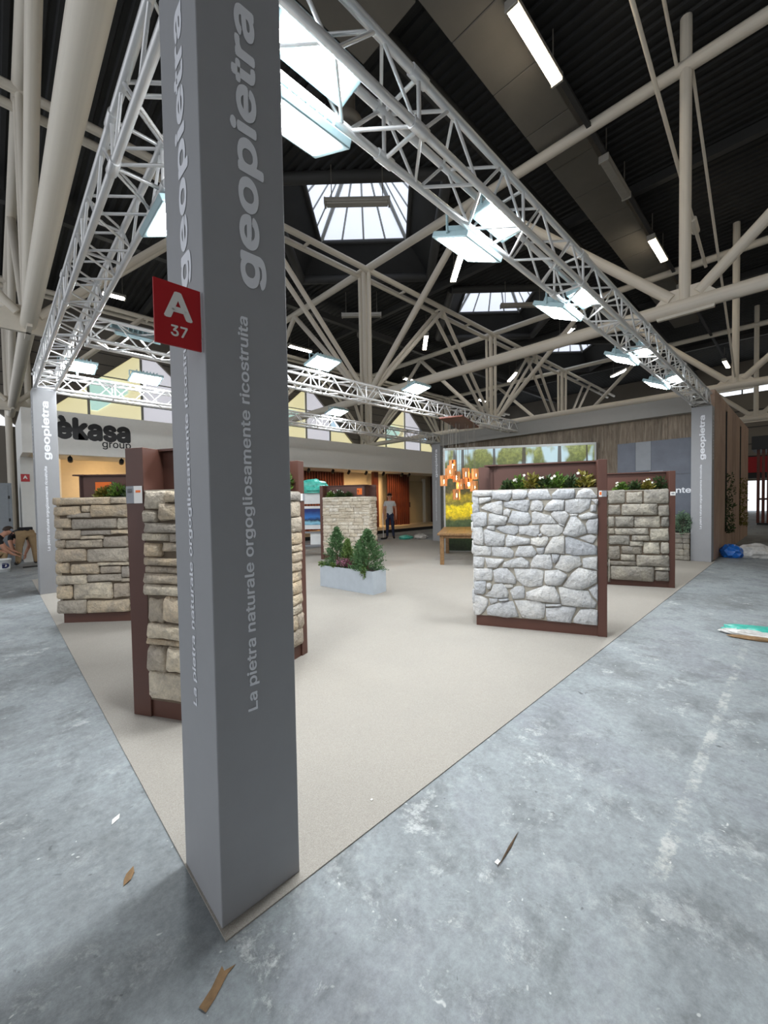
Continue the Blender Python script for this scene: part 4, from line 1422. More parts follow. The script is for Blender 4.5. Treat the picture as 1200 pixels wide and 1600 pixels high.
t = thing('slate_panel', 'dark blue-grey slate facing with white lettering on the rear wall', 'wall panel', (11.10, 0.375, 0.0))
for y0, y1, z0, z1, mt in ((0, 0.82, 2.0, 2.83, 'slate'), (0, 0.82, 1.0, 1.995, 'slate'), (0, 0.82, 0.0, 0.995, 'slate'), (0.825, 1.15, 2.12, 2.83, 'slate_light'), (0.825, 1.15, 0, 2.115, 'slate'), (1.155, 1.56, 1.2, 2.83, 'slate'), (1.155, 1.56, 0, 1.195, 'slate')):
    boxo('slab', -0.02, 0.02, y0, y1, z0, z1, mt, t)
boxo('slab', -0.028, 0.02, 0.57, 0.86, 2.02, 2.10, 'slate_light', t)
place(text_mesh('nte', 0.29, 0.125, 'letter', bold=0.02), 'lettering', (-0.0225, 0.315, 1.55), (0, -1, 0), (0, 0, 1), t)

t = thing('low_stone_wall', 'low stone wall with mixed grey stones beside the right pillar', 'stone wall', (10.75, 0.38, CZ))
MB().box(0.03, 0.32, 0, 1.5, 0, 0.60).build('backing', 'mortar_dark', t)
Pw = lambda s, z, o: Vector((0.03 - o, 1.5 - s, z))
for q in courses(0.0, 1.5, 0.01, 0.60, (0.09, 0.16), (0.14, 0.32), rs):
    stone(t, rect_poly(*q, rs), Pw, 0.035, 'stone_grey', rs)
MB().box(0.0, 0.33, 0, 1.5, 0.60, 0.625).build('coping', 'mortar_light', t)

rh = random.Random(14)
for i, (yy, rd, hh) in enumerate([(0.52, 0.20, 0.52), (0.85, 0.17, 0.4), (1.2, 0.18, 0.42)]):
    t = thing('leafy_shrub', ['pale green shrub on the low stone wall against the right pillar', 'pale green shrub on the low stone wall, middle of three', 'pale green shrub on the low stone wall, farthest from the pillar'][i], 'shrub',
              (10.90, yy, CZ + 0.625), 0, 'shrubs on the low stone wall')
    m = MB()
    for _ in range(900):
        v = rv(rh)
        c = Vector((v.x * 0.13, v.y * rd * rh.uniform(.3, 1), hh * 0.45 + v.z * hh * 0.5 * rh.uniform(.3, 1)))
        if v.x < -0.5 and rh.random() < 0.3:
            c.z -= 0.12
            c.x -= 0.06
        c.z = max(c.z, 0.01) if c.x > -0.15 else c.z
        leaf_faces(m, c, v + Vector((0, 0, 0.2)), rv(rh), 0.05, 0.028)
    m.build('foliage', 'leaf_blue', t, recalc=False)
    m = MB()
    for k in range(5):
        m.tube((0, 0, 0), (rh.uniform(-.06, .06), rh.uniform(-.1, .1), hh * .7), 0.006, 0.003, 5)
    m.build('stems', 'bark', t)

# ---------------------------------------------------------------- brown slotted side wall
t = thing('slotted_side_wall', 'brown board wall with two planted slots right of the stand', 'partition wall', (11.2, 0.0, 0.0))
X0, X1, H_ = 0.0, 8.0, 3.86
sl = [(13.22 - 11.2, 0.16), (16.6 - 11.2, 0.18)]
edges = [0.0] + [v for c_, w_ in sl for v in (c_ - w_, c_ + w_)] + [X1]
for a, b_ in zip(edges[::2], edges[1::2]):
    n = max(1, round((b_ - a) / 1.2))
    for k in range(n):
        boxo('wall_board', a + (b_ - a) * k / n + 0.003, a + (b_ - a) * (k + 1) / n - 0.003, 0.0, 0.10, 0.0, H_, 'booth_board', t)
for c_, w_ in sl:  # black back and side sheets paint the shade inside each slot
    boxo('slot_back', c_ - w_, c_ + w_, 0.30, 0.33, 0.52, 3.66, 'black', t)
    boxo('slot_shade_sheet', c_ + w_ - 0.001, c_ + w_ + 0.001, 0.001, 0.30, 0.52, 3.66, 'black', t)
    boxo('slot_shade_sheet', c_ - w_ - 0.001, c_ - w_ + 0.001, 0.001, 0.30, 0.52, 3.66, 'black', t)
    boxo('slot_filler', c_ - w_ + 0.002, c_ + w_ - 0.002, 0.0, 0.088, 0.0, 0.52, 'booth_board', t)
    boxo('slot_filler', c_ - w_ + 0.002, c_ + w_ - 0.002, 0.0, 0.088, 3.66, H_, 'booth_board', t)
for a, b_ in zip(edges[::2], edges[1::2]):
    boxo('core', a + 0.01, b_ - 0.01, 0.102, 0.36, 0.0, H_ - 0.01, 'fascia', t)
rg = random.Random(8)
for i, (c_, w_) in enumerate(sl):
    g = thing('slot_plant', ['green climbing plant in the nearer slot of the brown wall', 'green climbing plant in the farther slot of the brown wall'][i], 'plant', (11.2 + c_, 0.0, 0.52), 0, 'plants in the brown wall slots')
    m = MB()
    for _ in range(420):
        z = rg.random() ** 1.4 * 1.5
        c = Vector((rg.uniform(-w_, w_) * 1.0, rg.uniform(-0.16, 0.04), z))
        leaf_faces(m, c, rv(rg), rv(rg), 0.08, 0.035)
    m.build('foliage', 'leaf_olive' if i else 'leaf_dark', g, recalc=False)
    MB().tube((0, 0.03, 0), (0.02, 0.03, 1.5), 0.012, 0.005, 6).build('stems', 'bark', g)
# ---------------------------------------------------------------- neighbouring stand at the back
FY = 11.7
t = thing('exhibition_booth', 'neighbouring booth with grey fascia and dark lettering at back left', 'booth', (0.03, FY, 0.0))
BX1 = 20.5
boxo('fascia_board', 0.0, BX1, 0.0, 0.16, 2.80, 3.89, 'booth_grey', t)
boxo('fascia_return', 0.0, 0.16, 0.16, 3.2, 2.80, 3.89, 'booth_grey', t)
boxo('soffit', 0.16, BX1, 0.16, 3.2, 2.95, 3.0, 'white_wall', t)
boxo('end_wall', 0.0, 0.30, 1.3, 3.2, 0.0, 2.80, 'white_wall', t)
boxo('end_wall', 0.30, 1.0, 2.9, 3.2, 0.0, 2.95, 'white_wall', t)
boxo('platform', 0.7, BX1, 0.02, 3.2, 0.02, 0.10, 'warm_wall', t)
boxo('platform_edge', 0.7, BX1, 0.0, 0.02, 0.0, 0.14, 'black', t)
boxo('back_wall', 0.30, BX1, 3.2, 3.3, 0.0, 2.95, 'warm_wall', t)
place(text_mesh('èkasa', 1.66, 0.60, 'black_letter', bold=0.045), 'logo_lettering', (0.62, -0.002, 3.19), (1, 0, 0), (0, 0, 1), t)
place(text_mesh('group', 0.67, 0.20, 'black_letter', bold=0.012), 'logo_lettering', (1.61, -0.002, 2.99), (1, 0, 0), (0, 0, 1), t)
# slatted wall panels (world x ranges at the back wall)
for x0, x1, y in ((8.6, 12.3, 3.10), (14.85, 16.65, 2.6), (19.0, 20.4, 2.9)):
    boxo('slat_back', x0, x1, y + 0.03, y + 0.05, 0.1, 2.92, 'black', t)
    n = int((x1 - x0) / 0.15)
    me = None
    for k in range(n):
        x = x0 + (x1 - x0) * (k + 0.5) / n
        if me is None:
            me = MB().box(-0.045, 0.045, -0.03, 0.03, 0.1, 2.92).mesh('slat', 'slat')
        o = bpy.data.objects.new('slat', me)
        o.location = (x, y, 0)
        link(o, t)
boxo('brown_post', 18.75, 18.95, 1.6, 1.8, 0.1, 2.95, 'slat', t)
boxo('brown_post', 13.55, 13.85, 2.2, 2.4, 0.1, 2.95, 'slat', t)
boxo('brown_post', 8.2, 8.5, 1.2, 1.4, 0.1, 2.95, 'slat', t)
o = boxo('door_leaf', 17.1, 18.4, 3.12, 3.19, 0.1, 2.6, 'door', t)
boxo('door_frame', 16.9, 17.08, 3.05, 3.19, 0.1, 2.75, 'white_wall', t)
boxo('door_frame', 18.42, 18.6, 3.05, 3.19, 0.1, 2.75, 'white_wall', t)
m = MB().box(17.18, 17.26, 3.09, 3.13, 1.05, 1.35).build('door_handle', 'black', o)

for i, (x, lab) in enumerate([(14.15, 'glowing wall sconce beside the standing man'), ]):
    s_ = thing('wall_sconce', lab, 'lamp', (x, 14.85, 1.9))
    MB().lathe([(0.0, -0.2), (0.09, -0.17), (0.11, 0.0), (0.09, 0.17), (0.0, 0.2)], n=14).build('globe', 'sconce', s_, True)
    boxo('wall_plate', -0.05, 0.05, 0.10, 0.14, -0.08, 0.08, 'black', s_)

trk = boxo('lighting_track', 0.6, 16.2, 12.28, 12.32, 2.90, 2.94, 'black')
tag(trk, 'black lighting track under the booth soffit', 'track')


def spotlight(label, x, aim, power=60):
    g = thing('track_spotlight', label, 'spotlight', (x, 12.3, 2.90), 0, 'black spotlights on the booth track')
    MB().box(-0.05, 0.05, -0.02, 0.02, -0.05, 0.0).build('adapter', 'black', g)
    rod('arm', (0, 0, -0.05), (0, 0, -0.13), 0.012, 'black', g)
    d = Vector(aim).normalized()
    c = Vector((0, 0, -0.17))
    MB().tube(c - d * 0.09, c + d * 0.09, 0.055, 0.06, 14).build('head', 'black', g, True)
    MB().tube(c + d * 0.085, c + d * 0.092, 0.05, 0.05, 14).build('lens', 'warm_tube', g)
    L = bpy.data.lights.new('spot_beam', 'SPOT')
    L.energy = power
    L.color = (1.0, 0.68, 0.36)
    L.spot_size = 1.25
    L.spot_blend = 0.6
    L.shadow_soft_size = 0.05
    lo = bpy.data.objects.new('spot_beam', L)
    link(lo, g)
    lo.location = c + d * 0.11
    lo.rotation_euler = d.to_track_quat('-Z', 'Y').to_euler()
    return g


SPOTS = [(1.01, 'black spotlight under the letters, left of the orange panel'), (2.19, 'black spotlight under the letters, right of the orange panel'),
         (8.56, 'black spotlight leftmost right of the front pillar'), (9.76, 'black spotlight second right of the front pillar'), (10.62, 'black spotlight above the cream stone stand, left one'),
         (11.62, 'black spotlight above the cream stone stand, right one'), (12.7, 'black spotlight above the standing man'), (13.96, 'black spotlight right of the standing man'), (14.48, 'black spotlight nearest the beige door')]
for i, (x, lab) in enumerate(SPOTS):
    spotlight(lab, x, (0.15, 1.0, -0.35) if i < 2 else (0.35, 0.9, -0.55), 130 if i < 2 else 190)

s_ = thing('booth_sign', 'small red sign with a white letter A on the far white wall', 'sign', (0.12, 12.985, 2.15))
boxo('plate', -0.09, 0.09, 0, 0.01, 0, 0.2, 'red', s_)
place(text_mesh('A', 0.09, 0.09, 'card', bold=0.03), 'letter', (-0.045, -0.001, 0.07), (1, 0, 0), (0, 0, 1), s_)

s_ = thing('grey_cabinet', 'tall grey steel cabinet at the left picture edge', 'cabinet', (-0.65, 13.3, 0.0))
boxo('body', -0.55, 0.50, 0.0, 0.6, 0, 2.12, 'cabinet', s_, 0.01)
boxo('door', -0.53, 0.42, -0.02, 0.0, 0.05, 2.08, 'cabinet', s_)
for z in (0.5, 1.1, 1.7):
    boxo('hinge', 0.42, 0.46, -0.03, 0.0, z, z + 0.08, 'black', s_)

# picture display with a dark blue lake image, beside the cream stand
ang = math.atan2(-0.7, 0.7)
s_ = thing('display_rack', 'white display rack holding a blue lake picture', 'display', (5.62, 8.25, CZ), ang)
for x in (0.0, 0.62):
    rod('leg', (x, 0.0, 0), (x, 0.0, 1.8), 0.02, 'brown' if x == 0 else 'alu', s_)
    rod('leg', (x, 0.35, 0), (x, 0.02, 1.5), 0.015, 'alu', s_)
boxo('header_board', 0.02, 0.60, -0.01, 0.01, 1.42, 1.72, 'white_plastic', s_)
boxo('frame_board', 0.0, 0.62, -0.02, 0.0, 0.72, 1.36, 'white_plastic', s_)
MB().box(0.02, 0.58, -0.026, -0.021, 0, 0.45).build('picture', 'lake', s_, loc=(0, 0, 0.84))
boxo('shelf', 0.0, 0.62, -0.16, 0.2, 0.62, 0.65, 'grey_print', s_)
boxo('leaflet', 0.25, 0.55, -0.12, -0.10, 0.30, 0.62, 'white_plastic', s_)
boxo('shelf', 0.0, 0.62, -0.16, 0.3, 0.26, 0.29, 'grey_print', s_)


def crumple(name, label, cat, loc, size, mat, seed, rotz=0.0, sub=3, group=None):
    """crumpled sheet or bag: a creased, flattened lump resting on what lies under it"""
    r = random.Random(seed)
    bm = bmesh.new()
    bmesh.ops.create_icosphere(bm, subdivisions=sub, radius=1.0)
    ks = [(rv(r), r.uniform(3, 13), r.uniform(0, 6)) for _ in range(14)]
    for v in bm.verts:
        d = v.co.normalized()
        k = 1 + sum(0.085 * abs(math.sin(f * d.dot(a) + ph)) for a, f, ph in ks) - 0.55
        v.co = Vector((d.x * k * size[0], d.y * k * size[1], d.z * k * size[2]))
    lo = min(v.co.z for v in bm.verts)
    for v in bm.verts:
        v.co.z = max(v.co.z - lo * 0.55, 0.0)
    me = bpy.data.meshes.new(name)
    bm.to_mesh(me)
    bm.free()
    me.materials.append(M[mat])
    o = bpy.data.objects.new(name, me)
    o.location = loc
    o.rotation_euler = (0, 0, rotz)
    link(o)
    return tag(o, label, cat, group)


p = Matrix.Rotation(ang, 4, 'Z') @ Vector((0.30, 0.0, 1.72)) + Vector((5.62, 8.25, CZ))
crumple('plastic_sheet', 'crumpled teal plastic sheet on top of the display rack', 'plastic sheet', p, (0.36, 0.14, 0.20), 'teal_plastic', 3, ang)
crumple('plastic_bag', 'blue plastic bag on the floor by the brown slotted wall', 'plastic bag', (12.1, -0.22, 0.0), (0.20, 0.18, 0.16), 'blue_plastic', 4)
crumple('plastic_bag', 'white clear plastic bag lying right of the blue one', 'plastic bag', (12.35, -0.62, 0.0), (0.20, 0.34, 0.17), 'clear_plastic', 5, 0.5)
crumple('plastic_sheet', 'small white plastic scrap on the carpet below the man', 'plastic sheet', (11.3, 8.85, CZ), (0.36, 0.22, 0.09), 'clear_plastic', 6, 0.6)
crumple('plastic_sheet', 'small teal plastic scrap on the carpet left of the white one', 'plastic sheet', (10.75, 9.12, CZ), (0.28, 0.2, 0.08), 'teal_plastic', 7, 0.3)
crumple('plastic_wrap', 'teal plastic wrap lying on the aisle at the right edge', 'plastic wrap', (5.30, -1.10, 0.0), (0.10, 0.26, 0.045), 'teal_plastic', 8, 0.15)
crumple('paper_scrap', 'white torn paper beside the teal wrap on the aisle', 'paper', (5.17, -1.07, 0.0), (0.07, 0.24, 0.03), 'clear_plastic', 9, 0.1)
crumple('cardboard_scrap', 'thin brown cardboard strip below the teal wrap on the aisle', 'cardboard', (5.06, -1.10, 0.0), (0.04, 0.20, 0.02), 'cardboard', 10, 0.2, 2)

# scraps on the aisle floor in front


def scrap(name, label, cat, loc, poly, mat, rot=0.0, h=0.004):
    n = len(poly)
    r = random.Random(len(poly) * 7 + int(abs(loc[0]) * 100))
    m = MB()
    vs = [(a, b, r.uniform(0.001, h)) for a, b in poly]
    m.add([(a, b, z + 0.0012) for a, b, z in vs] + [(a, b, z) for a, b, z in vs],
          [tuple(range(n)), tuple(range(2 * n - 1, n - 1, -1))] + [(i, n + i, n + (i + 1) % n, (i + 1) % n) for i in range(n)])
    o = m.build(name, mat, loc=loc)
    o.rotation_euler = (0, 0, rot)
    return tag(o, label, cat)


scrap('cardboard_scrap', 'torn brown cardboard scrap on the floor before the front pillar', 'cardboard', (-0.09, -0.15, 0.0),
      [(-0.055, -0.018), (-0.02, -0.022), (0.045, -0.02), (0.075, -0.028), (0.05, -0.004), (0.06, 0.012), (0.0, 0.006), (-0.05, 0.01)], 'cardboard', 0.55)
scrap('dry_leaf', 'small dry brown leaf on the aisle left of the front pillar', 'leaf', (-0.185, 0.47, 0.0),
      [(-0.04, 0), (-0.015, -0.016), (0.02, -0.012), (0.045, 0.004), (0.012, 0.016), (-0.012, 0.012)], 'cardboard', 0.9, 0.008)
scrap('paper_flake', 'cream paper flake on the left aisle', 'paper', (-0.16, 0.86, 0.0), [(-0.03, -0.008), (0.01, -0.014), (0.035, 0.004), (0.0, 0.014)], 'card', 0.7)
scrap('twig', 'thin brown twig on the right aisle', 'twig', (1.0, -0.54, 0.0), [(-0.11, -0.004), (0.02, -0.006), (0.12, 0.002), (0.02, 0.005)], 'bark', 0.1, 0.006)
scrap('paper_flake', 'tiny white paper flake at the lower end of the twig', 'paper', (0.915, -0.54, 0.0), [(-0.012, -0.006), (0.012, -0.008), (0.016, 0.004), (-0.006, 0.010)], 'card', 0.2)
scrap('paper_flake', 'white paper flake on the carpet right of the front pillar', 'paper', (0.78, 0.08, CZ), [(-0.008, -0.004), (0.006, -0.006), (0.009, 0.004), (-0.003, 0.006)], 'card', 0.3)

# ---------------------------------------------------------------- wooden slat booth far right
s_ = thing('slat_kiosk', 'dark slatted wooden kiosk at the far right edge', 'kiosk', (26.0, -1.6, 0.0))
boxo('roof_box', -0.2, 2.4, -1.5, 1.95, 3.62, 4.25, 'black', s_)
boxo('base', 0, 2.2, -1.4, 1.75, 0.0, 0.10, 'black', s_)
for k in range(18):
    y = -1.4 + k * 0.18
    boxo('slat', 0.0, 0.10, y, y + 0.11, 0.10, 3.62, 'slat', s_)
boxo('counter', -0.02, 2.2, -1.4, 1.75, 1.2, 1.28, 'slat', s_)
o = boxo('red_banner', 38.0, 38.1, -3.2, 3.4, 3.0, 4.1, 'red_banner')
tag(o, 'red banner above the far gate at right', 'banner')
o.location.z = 0
o = boxo('gate_header', 38.12, 38.4, -4.0, 4.0, 2.6, 4.2, 'black')
tag(o, 'black gate header behind the red banner', 'gate')
for k, y in enumerate((-4.0, 3.85)):
    boxo('gate_post', 38.14, 38.38, y, y + 0.15, 0.0, 2.6, 'black', o)

# ---------------------------------------------------------------- people


def person(name, label, loc, rotz, J, E, zones, hairc, mats, shoes=True):
    """continuous skinned body. J: name -> (x,y,z,radius); E: edges; zones: joint name -> material index"""
    names = list(J)
    idx = {k: i for i, k in enumerate(names)}
    me = bpy.data.meshes.new(name)
    me.from_pydata([J[k][:3] for k in names], [(idx[a], idx[b]) for a, b in E], [])
    o = bpy.data.objects.new(name, me)
    COL.objects.link(o)
    sk = o.modifiers.new('skin', 'SKIN')
    sk.use_smooth_shade = True
    for i, k in enumerate(names):
        v = me.skin_vertices[0].data[i]
        v.radius = (J[k][3], J[k][3] * (J[k][4] if len(J[k]) > 4 else 1.0))
        v.use_root = (k == 'pelvis')
    sb = o.modifiers.new('sub', 'SUBSURF')
    sb.levels = sb.render_levels = 2
    dg = bpy.context.evaluated_depsgraph_get()
    body = bpy.data.meshes.new_from_object(o.evaluated_get(dg))
    bpy.data.objects.remove(o)
    body.materials.clear()
    for m_ in mats:
        body.materials.append(M[m_])
    segs = [(Vector(J[a][:3]), Vector(J[b][:3]), zones.get(b, zones.get(a, 0))) for a, b in E]
    for p_ in body.polygons:
        c = p_.center
        best = min(segs, key=lambda s: (c - (s[0] + (s[1] - s[0]) * max(0, min(1, (c - s[0]).dot(s[1] - s[0]) / max(1e-9, (s[1] - s[0]).length_squared))))).length)
        p_.material_index = best[2]
        p_.use_smooth = True
    root = thing(name, label, 'person', loc, rotz)
    b = bpy.data.objects.new('body', body)
    link(b, root)
    return root, b


def head_parts(root, c, face, hair, up=Vector((0, 0, 1))):
    """hair cap, eyes and ears set on the head centred at c and looking along face"""
    face = Vector(face).normalized()
    side = face.cross(up).normalized()
    up = side.cross(face).normalized()
    fr = Matrix((side, face, up)).transposed().to_4x4()
    fr.translation = Vector(c)
    m = MB()
    n, k = 14, 6
    vs, fs = [fr @ Vector((0, -0.012, 0.128))], []
    for a in range(1, k + 1):
        th = a / k * 1.75
        for i in range(n):
            ph = 2 * PI * i / n
            fwd = math.sin(ph)
            lim = th if fwd < 0.35 else min(th, 0.95)
            vs.append(fr @ Vector((0.094 * math.sin(lim) * math.cos(ph), -0.012 + 0.106 * math.sin(lim) * fwd, 0.02 + 0.108 * math.cos(lim))))
    fs += [(0, 1 + i, 1 + (i + 1) % n) for i in range(n)]
    for a in range(k - 1):
        fs += [(1 + a * n + i, 1 + (a + 1) * n + i, 1 + (a + 1) * n + (i + 1) % n, 1 + a * n + (i + 1) % n) for i in range(n)]
    m.add(vs, fs)
    m.build('hair', hair, root, True)
    for s in (-1, 1):
        e = MB()
        e.lathe([(0, -0.011), (0.010, -0.006), (0.012, 0), (0.010, 0.006), (0, 0.011)], fr @ Vector((s * 0.033, 0.083, 0.0)), 8)
        e.build('eye', 'black', root, True)
        e = MB()
        e.lathe([(0, -0.03), (0.012, -0.02), (0.016, 0.0), (0.013, 0.025), (0, 0.032)], fr @ Vector((s * 0.088, -0.005, -0.01)), 8)
        e.build('ear', 'skin', root, True)
    e = MB()
    e.tube(fr @ Vector((-0.022, 0.086, -0.062)), fr @ Vector((0.022, 0.086, -0.062)), 0.006, n=6)
    e.build('mouth', 'petal_magenta', root)
    e = MB()
    e.tube(fr @ Vector((0, 0.08, 0.0)), fr @ Vector((0, 0.108, -0.034)), 0.009, 0.015, 8)
    e.build('nose', 'skin', root, True)


def hand(J, E, side, w, d, palm_n, spread):
    """five fingers from wrist w along d; adds joints"""
    d, s = Vector(d).normalized(), Vector(spread).normalized()
    w = Vector(w)
    pn = Vector(palm_n).normalized()
    J['palm' + side] = (*(w + d * 0.055), 0.030, 0.5)
    E.append(('wrist' + side, 'palm' + side))
    for i, (off, L) in enumerate([(-0.027, 0.062), (-0.009, 0.078), (0.009, 0.074), (0.027, 0.058)]):
        a = w + d * 0.09 + s * off
        b = a + d * L * 0.5 + pn * 0.006
        c = a + d * L * 0.92 + pn * 0.026
        for k, p_ in enumerate((a, b, c)):
            J['f%d%d%s' % (i, k, side)] = (*p_, 0.0095 - 0.001 * k)
        E += [('palm' + side, 'f%d0%s' % (i, side)), ('f%d0%s' % (i, side), 'f%d1%s' % (i, side)), ('f%d1%s' % (i, side), 'f%d2%s' % (i, side))]
    a = w + d * 0.035 - s * 0.034
    b = a + d * 0.035 - s * 0.022 + pn * 0.01
    J['t0' + side] = (*a, 0.011)
    J['t1' + side] = (*b, 0.010)
    E += [('palm' + side, 't0' + side), ('t0' + side, 't1' + side)]


# standing man, facing the camera (local -y is his front)
J = {'pelvis': (0, 0, 0.95, 0.15, 0.72), 'spine': (0, 0.0, 1.12, 0.145, 0.72), 'chest': (0, 0, 1.31, 0.165, 0.68), 'neckb': (0, 0.01, 1.46, 0.07), 'neck': (0, 0.0, 1.52, 0.052),
     'skull': (0, -0.01, 1.60, 0.078), 'crown': (0, -0.005, 1.68, 0.084),
     'shL': (0.165, 0.01, 1.405, 0.066), 'upL': (0.20, 0.02, 1.27, 0.058), 'elL': (0.232, 0.03, 1.13, 0.043), 'wristL': (0.235, -0.03, 0.90, 0.029),
     'shR': (-0.165, 0.01, 1.405, 0.066), 'upR': (-0.20, 0.02, 1.27, 0.058), 'elR': (-0.235, 0.03, 1.13, 0.043), 'wristR': (-0.225, -0.05, 0.91, 0.029),
     'hipL': (0.085, 0, 0.88, 0.105), 'kneeL': (0.105, -0.01, 0.49, 0.068), 'ankL': (0.135, 0.02, 0.10, 0.048), 'toeL': (0.155, -0.15, 0.045, 0.042),
     'hipR': (-0.085, 0, 0.88, 0.105), 'kneeR': (-0.095, -0.01, 0.49, 0.068), 'ankR': (-0.115, 0.03, 0.10, 0.048), 'toeR': (-0.15, -0.14, 0.045, 0.042)}
E = [('pelvis', 'spine'), ('spine', 'chest'), ('chest', 'neckb'), ('neckb', 'neck'), ('neck', 'skull'), ('skull', 'crown')]
for s in 'LR':
    E += [('chest', 'sh' + s), ('sh' + s, 'up' + s), ('up' + s, 'el' + s), ('el' + s, 'wrist' + s), ('pelvis', 'hip' + s), ('hip' + s, 'knee' + s), ('knee' + s, 'ank' + s), ('ank' + s, 'toe' + s)]
hand(J, E, 'L', J['wristL'][:3], (0, -0.1, -1), (0, -1, 0), (0.3, 1, 0))
hand(J, E, 'R', J['wristR'][:3], (0, -0.1, -1), (0, -1, 0), (-0.3, 1, 0))
Zn = {'pelvis': 2, 'spine': 1, 'chest': 1, 'neckb': 1, 'neck': 0, 'skull': 0, 'crown': 0}
for s in 'LR':
    Zn.update({'sh' + s: 1, 'up' + s: 1, 'el' + s: 0, 'wrist' + s: 0, 'hip' + s: 2, 'knee' + s: 2, 'ank' + s: 2, 'toe' + s: 3})
root, b = person('person', 'standing man in grey tee and dark jeans behind the planter', (10.42, 9.62, 0.0), math.radians(-45), J, E, Zn, 'hair', ['skin', 'tee', 'jeans', 'shoe'])
head_parts(root, (0, -0.012, 1.645), (0, -1, 0), 'hair')
# broom-like pole he holds
st = thing('pole', 'thin white pole held by the standing man', 'pole', (10.20, 9.76, 0.0))
rod('shaft', (0, 0, 0.03), (-0.005, 0.02, 1.0), 0.012, 'white_plastic', st)
MB().box(-0.12, 0.12, -0.04, 0.04, 0.0, 0.06).build('head', 'black', st, bevel=0.01)

# worker bending over, seen from behind (local +y is the way he bends)
J = {'pelvis': (0, 0, 0.86, 0.165, 0.8), 'spine': (-0.03, 0.22, 0.88, 0.15, 0.75), 'chest': (-0.06, 0.44, 0.80, 0.165, 0.7), 'neckb': (-0.07, 0.58, 0.70, 0.07), 'neck': (-0.07, 0.63, 0.65, 0.053),
     'skull': (-0.07, 0.69, 0.58, 0.08), 'crown': (-0.07, 0.73, 0.52, 0.084),
     'shL': (-0.22, 0.47, 0.74, 0.066), 'upL': (-0.24, 0.40, 0.62, 0.055), 'elL': (-0.24, 0.30, 0.50, 0.044), 'wristL': (-0.17, 0.22, 0.30, 0.03),
     'shR': (0.10, 0.48, 0.73, 0.066), 'upR': (0.13, 0.42, 0.62, 0.055), 'elR': (0.12, 0.33, 0.48, 0.044), 'wristR': (0.03, 0.30, 0.28, 0.03),
     'hipL': (-0.10, 0.0, 0.78, 0.115), 'kneeL': (-0.15, 0.03, 0.44, 0.078), 'ankL': (-0.17, 0.02, 0.10, 0.06), 'toeL': (-0.20, 0.17, 0.045, 0.045),
     'hipR': (0.10, 0.0, 0.78, 0.115), 'kneeR': (0.16, 0.03, 0.44, 0.078), 'ankR': (0.18, 0.02, 0.10, 0.06), 'toeR': (0.20, 0.17, 0.045, 0.045)}
E = [('pelvis', 'spine'), ('spine', 'chest'), ('chest', 'neckb'), ('neckb', 'neck'), ('neck', 'skull'), ('skull', 'crown')]
for s in 'LR':
    E += [('chest', 'sh' + s), ('sh' + s, 'up' + s), ('up' + s, 'el' + s), ('el' + s, 'wrist' + s), ('pelvis', 'hip' + s), ('hip' + s, 'knee' + s), ('knee' + s, 'ank' + s), ('ank' + s, 'toe' + s)]
hand(J, E, 'L', J['wristL'][:3], (0.1, 0.05, -1), (0.5, 0.8, 0), (-0.6, 0.6, 0))
hand(J, E, 'R', J['wristR'][:3], (-0.1, 0.05, -1), (-0.5, 0.8, 0), (0.6, 0.6, 0))
root, b = person('person', 'worker in khaki trousers bending over, back to the camera', (0.06, 12.25, 0.0), 0.15, J, E, Zn, 'hair', ['skin', 'dark_cloth', 'khaki', 'shoe'])
head_parts(root, (-0.07, 0.71, 0.55), (0, 0.3, -1), 'hair', up=Vector((0, 1, 0)))
boxo('belt', -0.15, 0.15, 0.07, 0.11, 0.76, 0.965, 'dark_cloth', root, 0.03)
boxo('knee_pouch', 0.165, 0.20, -0.05, 0.06, 0.66, 0.80, 'dark_cloth', root, 0.01)

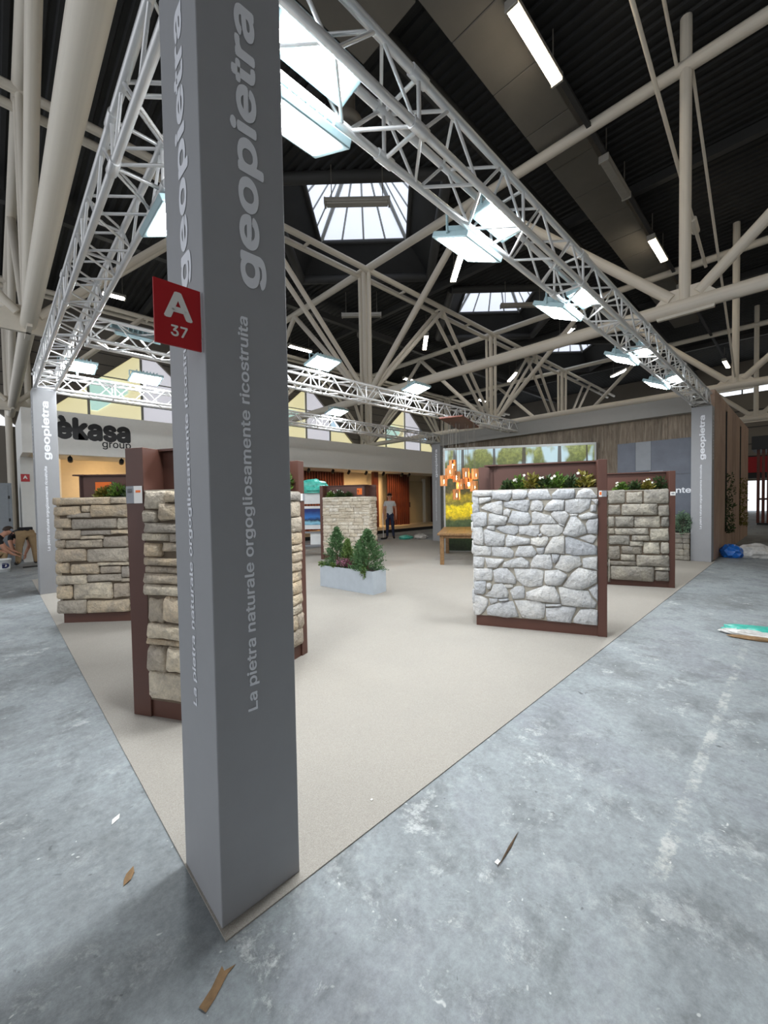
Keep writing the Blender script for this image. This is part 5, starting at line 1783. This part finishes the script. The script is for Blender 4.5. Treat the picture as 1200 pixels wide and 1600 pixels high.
# crouching worker at the picture edge, facing right (local +x)
J = {'pelvis': (-0.15, 0, 0.32, 0.155, 0.85), 'spine': (-0.10, 0, 0.50, 0.14, 0.8), 'chest': (0.02, 0, 0.68, 0.16, 0.75), 'neckb': (0.10, 0, 0.79, 0.07), 'neck': (0.14, 0, 0.83, 0.053),
     'skull': (0.21, 0, 0.87, 0.08), 'crown': (0.24, 0, 0.93, 0.084),
     'shL': (0.04, 0.17, 0.72, 0.062), 'upL': (0.10, 0.20, 0.60, 0.055), 'elL': (0.16, 0.20, 0.50, 0.043), 'wristL': (0.32, 0.12, 0.38, 0.03),
     'shR': (0.04, -0.17, 0.72, 0.062), 'upR': (0.09, -0.2, 0.60, 0.055), 'elR': (0.14, -0.21, 0.48, 0.043), 'wristR': (0.28, -0.14, 0.34, 0.03),
     'hipL': (-0.12, 0.10, 0.32, 0.11), 'kneeL': (0.18, 0.15, 0.44, 0.075), 'ankL': (0.05, 0.14, 0.09, 0.055), 'toeL': (0.22, 0.15, 0.045, 0.042),
     'hipR': (-0.12, -0.10, 0.32, 0.11), 'kneeR': (0.18, -0.15, 0.42, 0.075), 'ankR': (0.05, -0.14, 0.09, 0.055), 'toeR': (0.22, -0.15, 0.045, 0.042)}
E = [('pelvis', 'spine'), ('spine', 'chest'), ('chest', 'neckb'), ('neckb', 'neck'), ('neck', 'skull'), ('skull', 'crown')]
for s in 'LR':
    E += [('chest', 'sh' + s), ('sh' + s, 'up' + s), ('up' + s, 'el' + s), ('el' + s, 'wrist' + s), ('pelvis', 'hip' + s), ('hip' + s, 'knee' + s), ('knee' + s, 'ank' + s), ('ank' + s, 'toe' + s)]
hand(J, E, 'L', J['wristL'][:3], (1, -0.2, -0.4), (0, 0, -1), (0, 1, 0))
hand(J, E, 'R', J['wristR'][:3], (1, 0.2, -0.4), (0, 0, -1), (0, -1, 0))
root, b = person('person', 'crouching worker in black shirt cut off by the left picture edge', (-0.50, 12.0, 0.0), 0.0, J, E, Zn, 'hair', ['skin', 'dark_cloth', 'khaki', 'shoe'])
head_parts(root, (0.225, 0, 0.895), (1, -0.2, -0.35), 'hair')

s_ = thing('paint_bucket', 'white plastic bucket with dark blue lettering at the left edge', 'bucket', (-0.40, 11.37, 0.0))
MB().lathe([(0.0, 0.005), (0.115, 0.0), (0.125, 0.10), (0.135, 0.27), (0.145, 0.27), (0.145, 0.295), (0.13, 0.295), (0.12, 0.02), (0.0, 0.02)], n=24).build('pail', 'white_plastic', s_, True)
m = MB()
pts = [Vector((0.142 * math.cos(a), 0.142 * math.sin(a) * -1, 0.27 + 0.0)) + Vector((0, -0.02, -0.08 * math.sin(a))) for a in [PI * k / 12 for k in range(13)]]
for a, b_ in zip(pts[:-1], pts[1:]):
    m.tube(a, b_, 0.004, n=5)
m.build('handle', 'alu', s_)
place(text_mesh('D', 0.12, 0.12, 'navy_letter', bold=0.05), 'lettering', (-0.02, -0.134, 0.09), (1, 0, 0), (0, 0, 1), s_)
tag(boxo('timber_strip', -0.05, 0.42, 11.7, 11.76, 0.0, 0.03, 'black'), 'dark timber strip lying on the floor behind the bucket', 'timber')
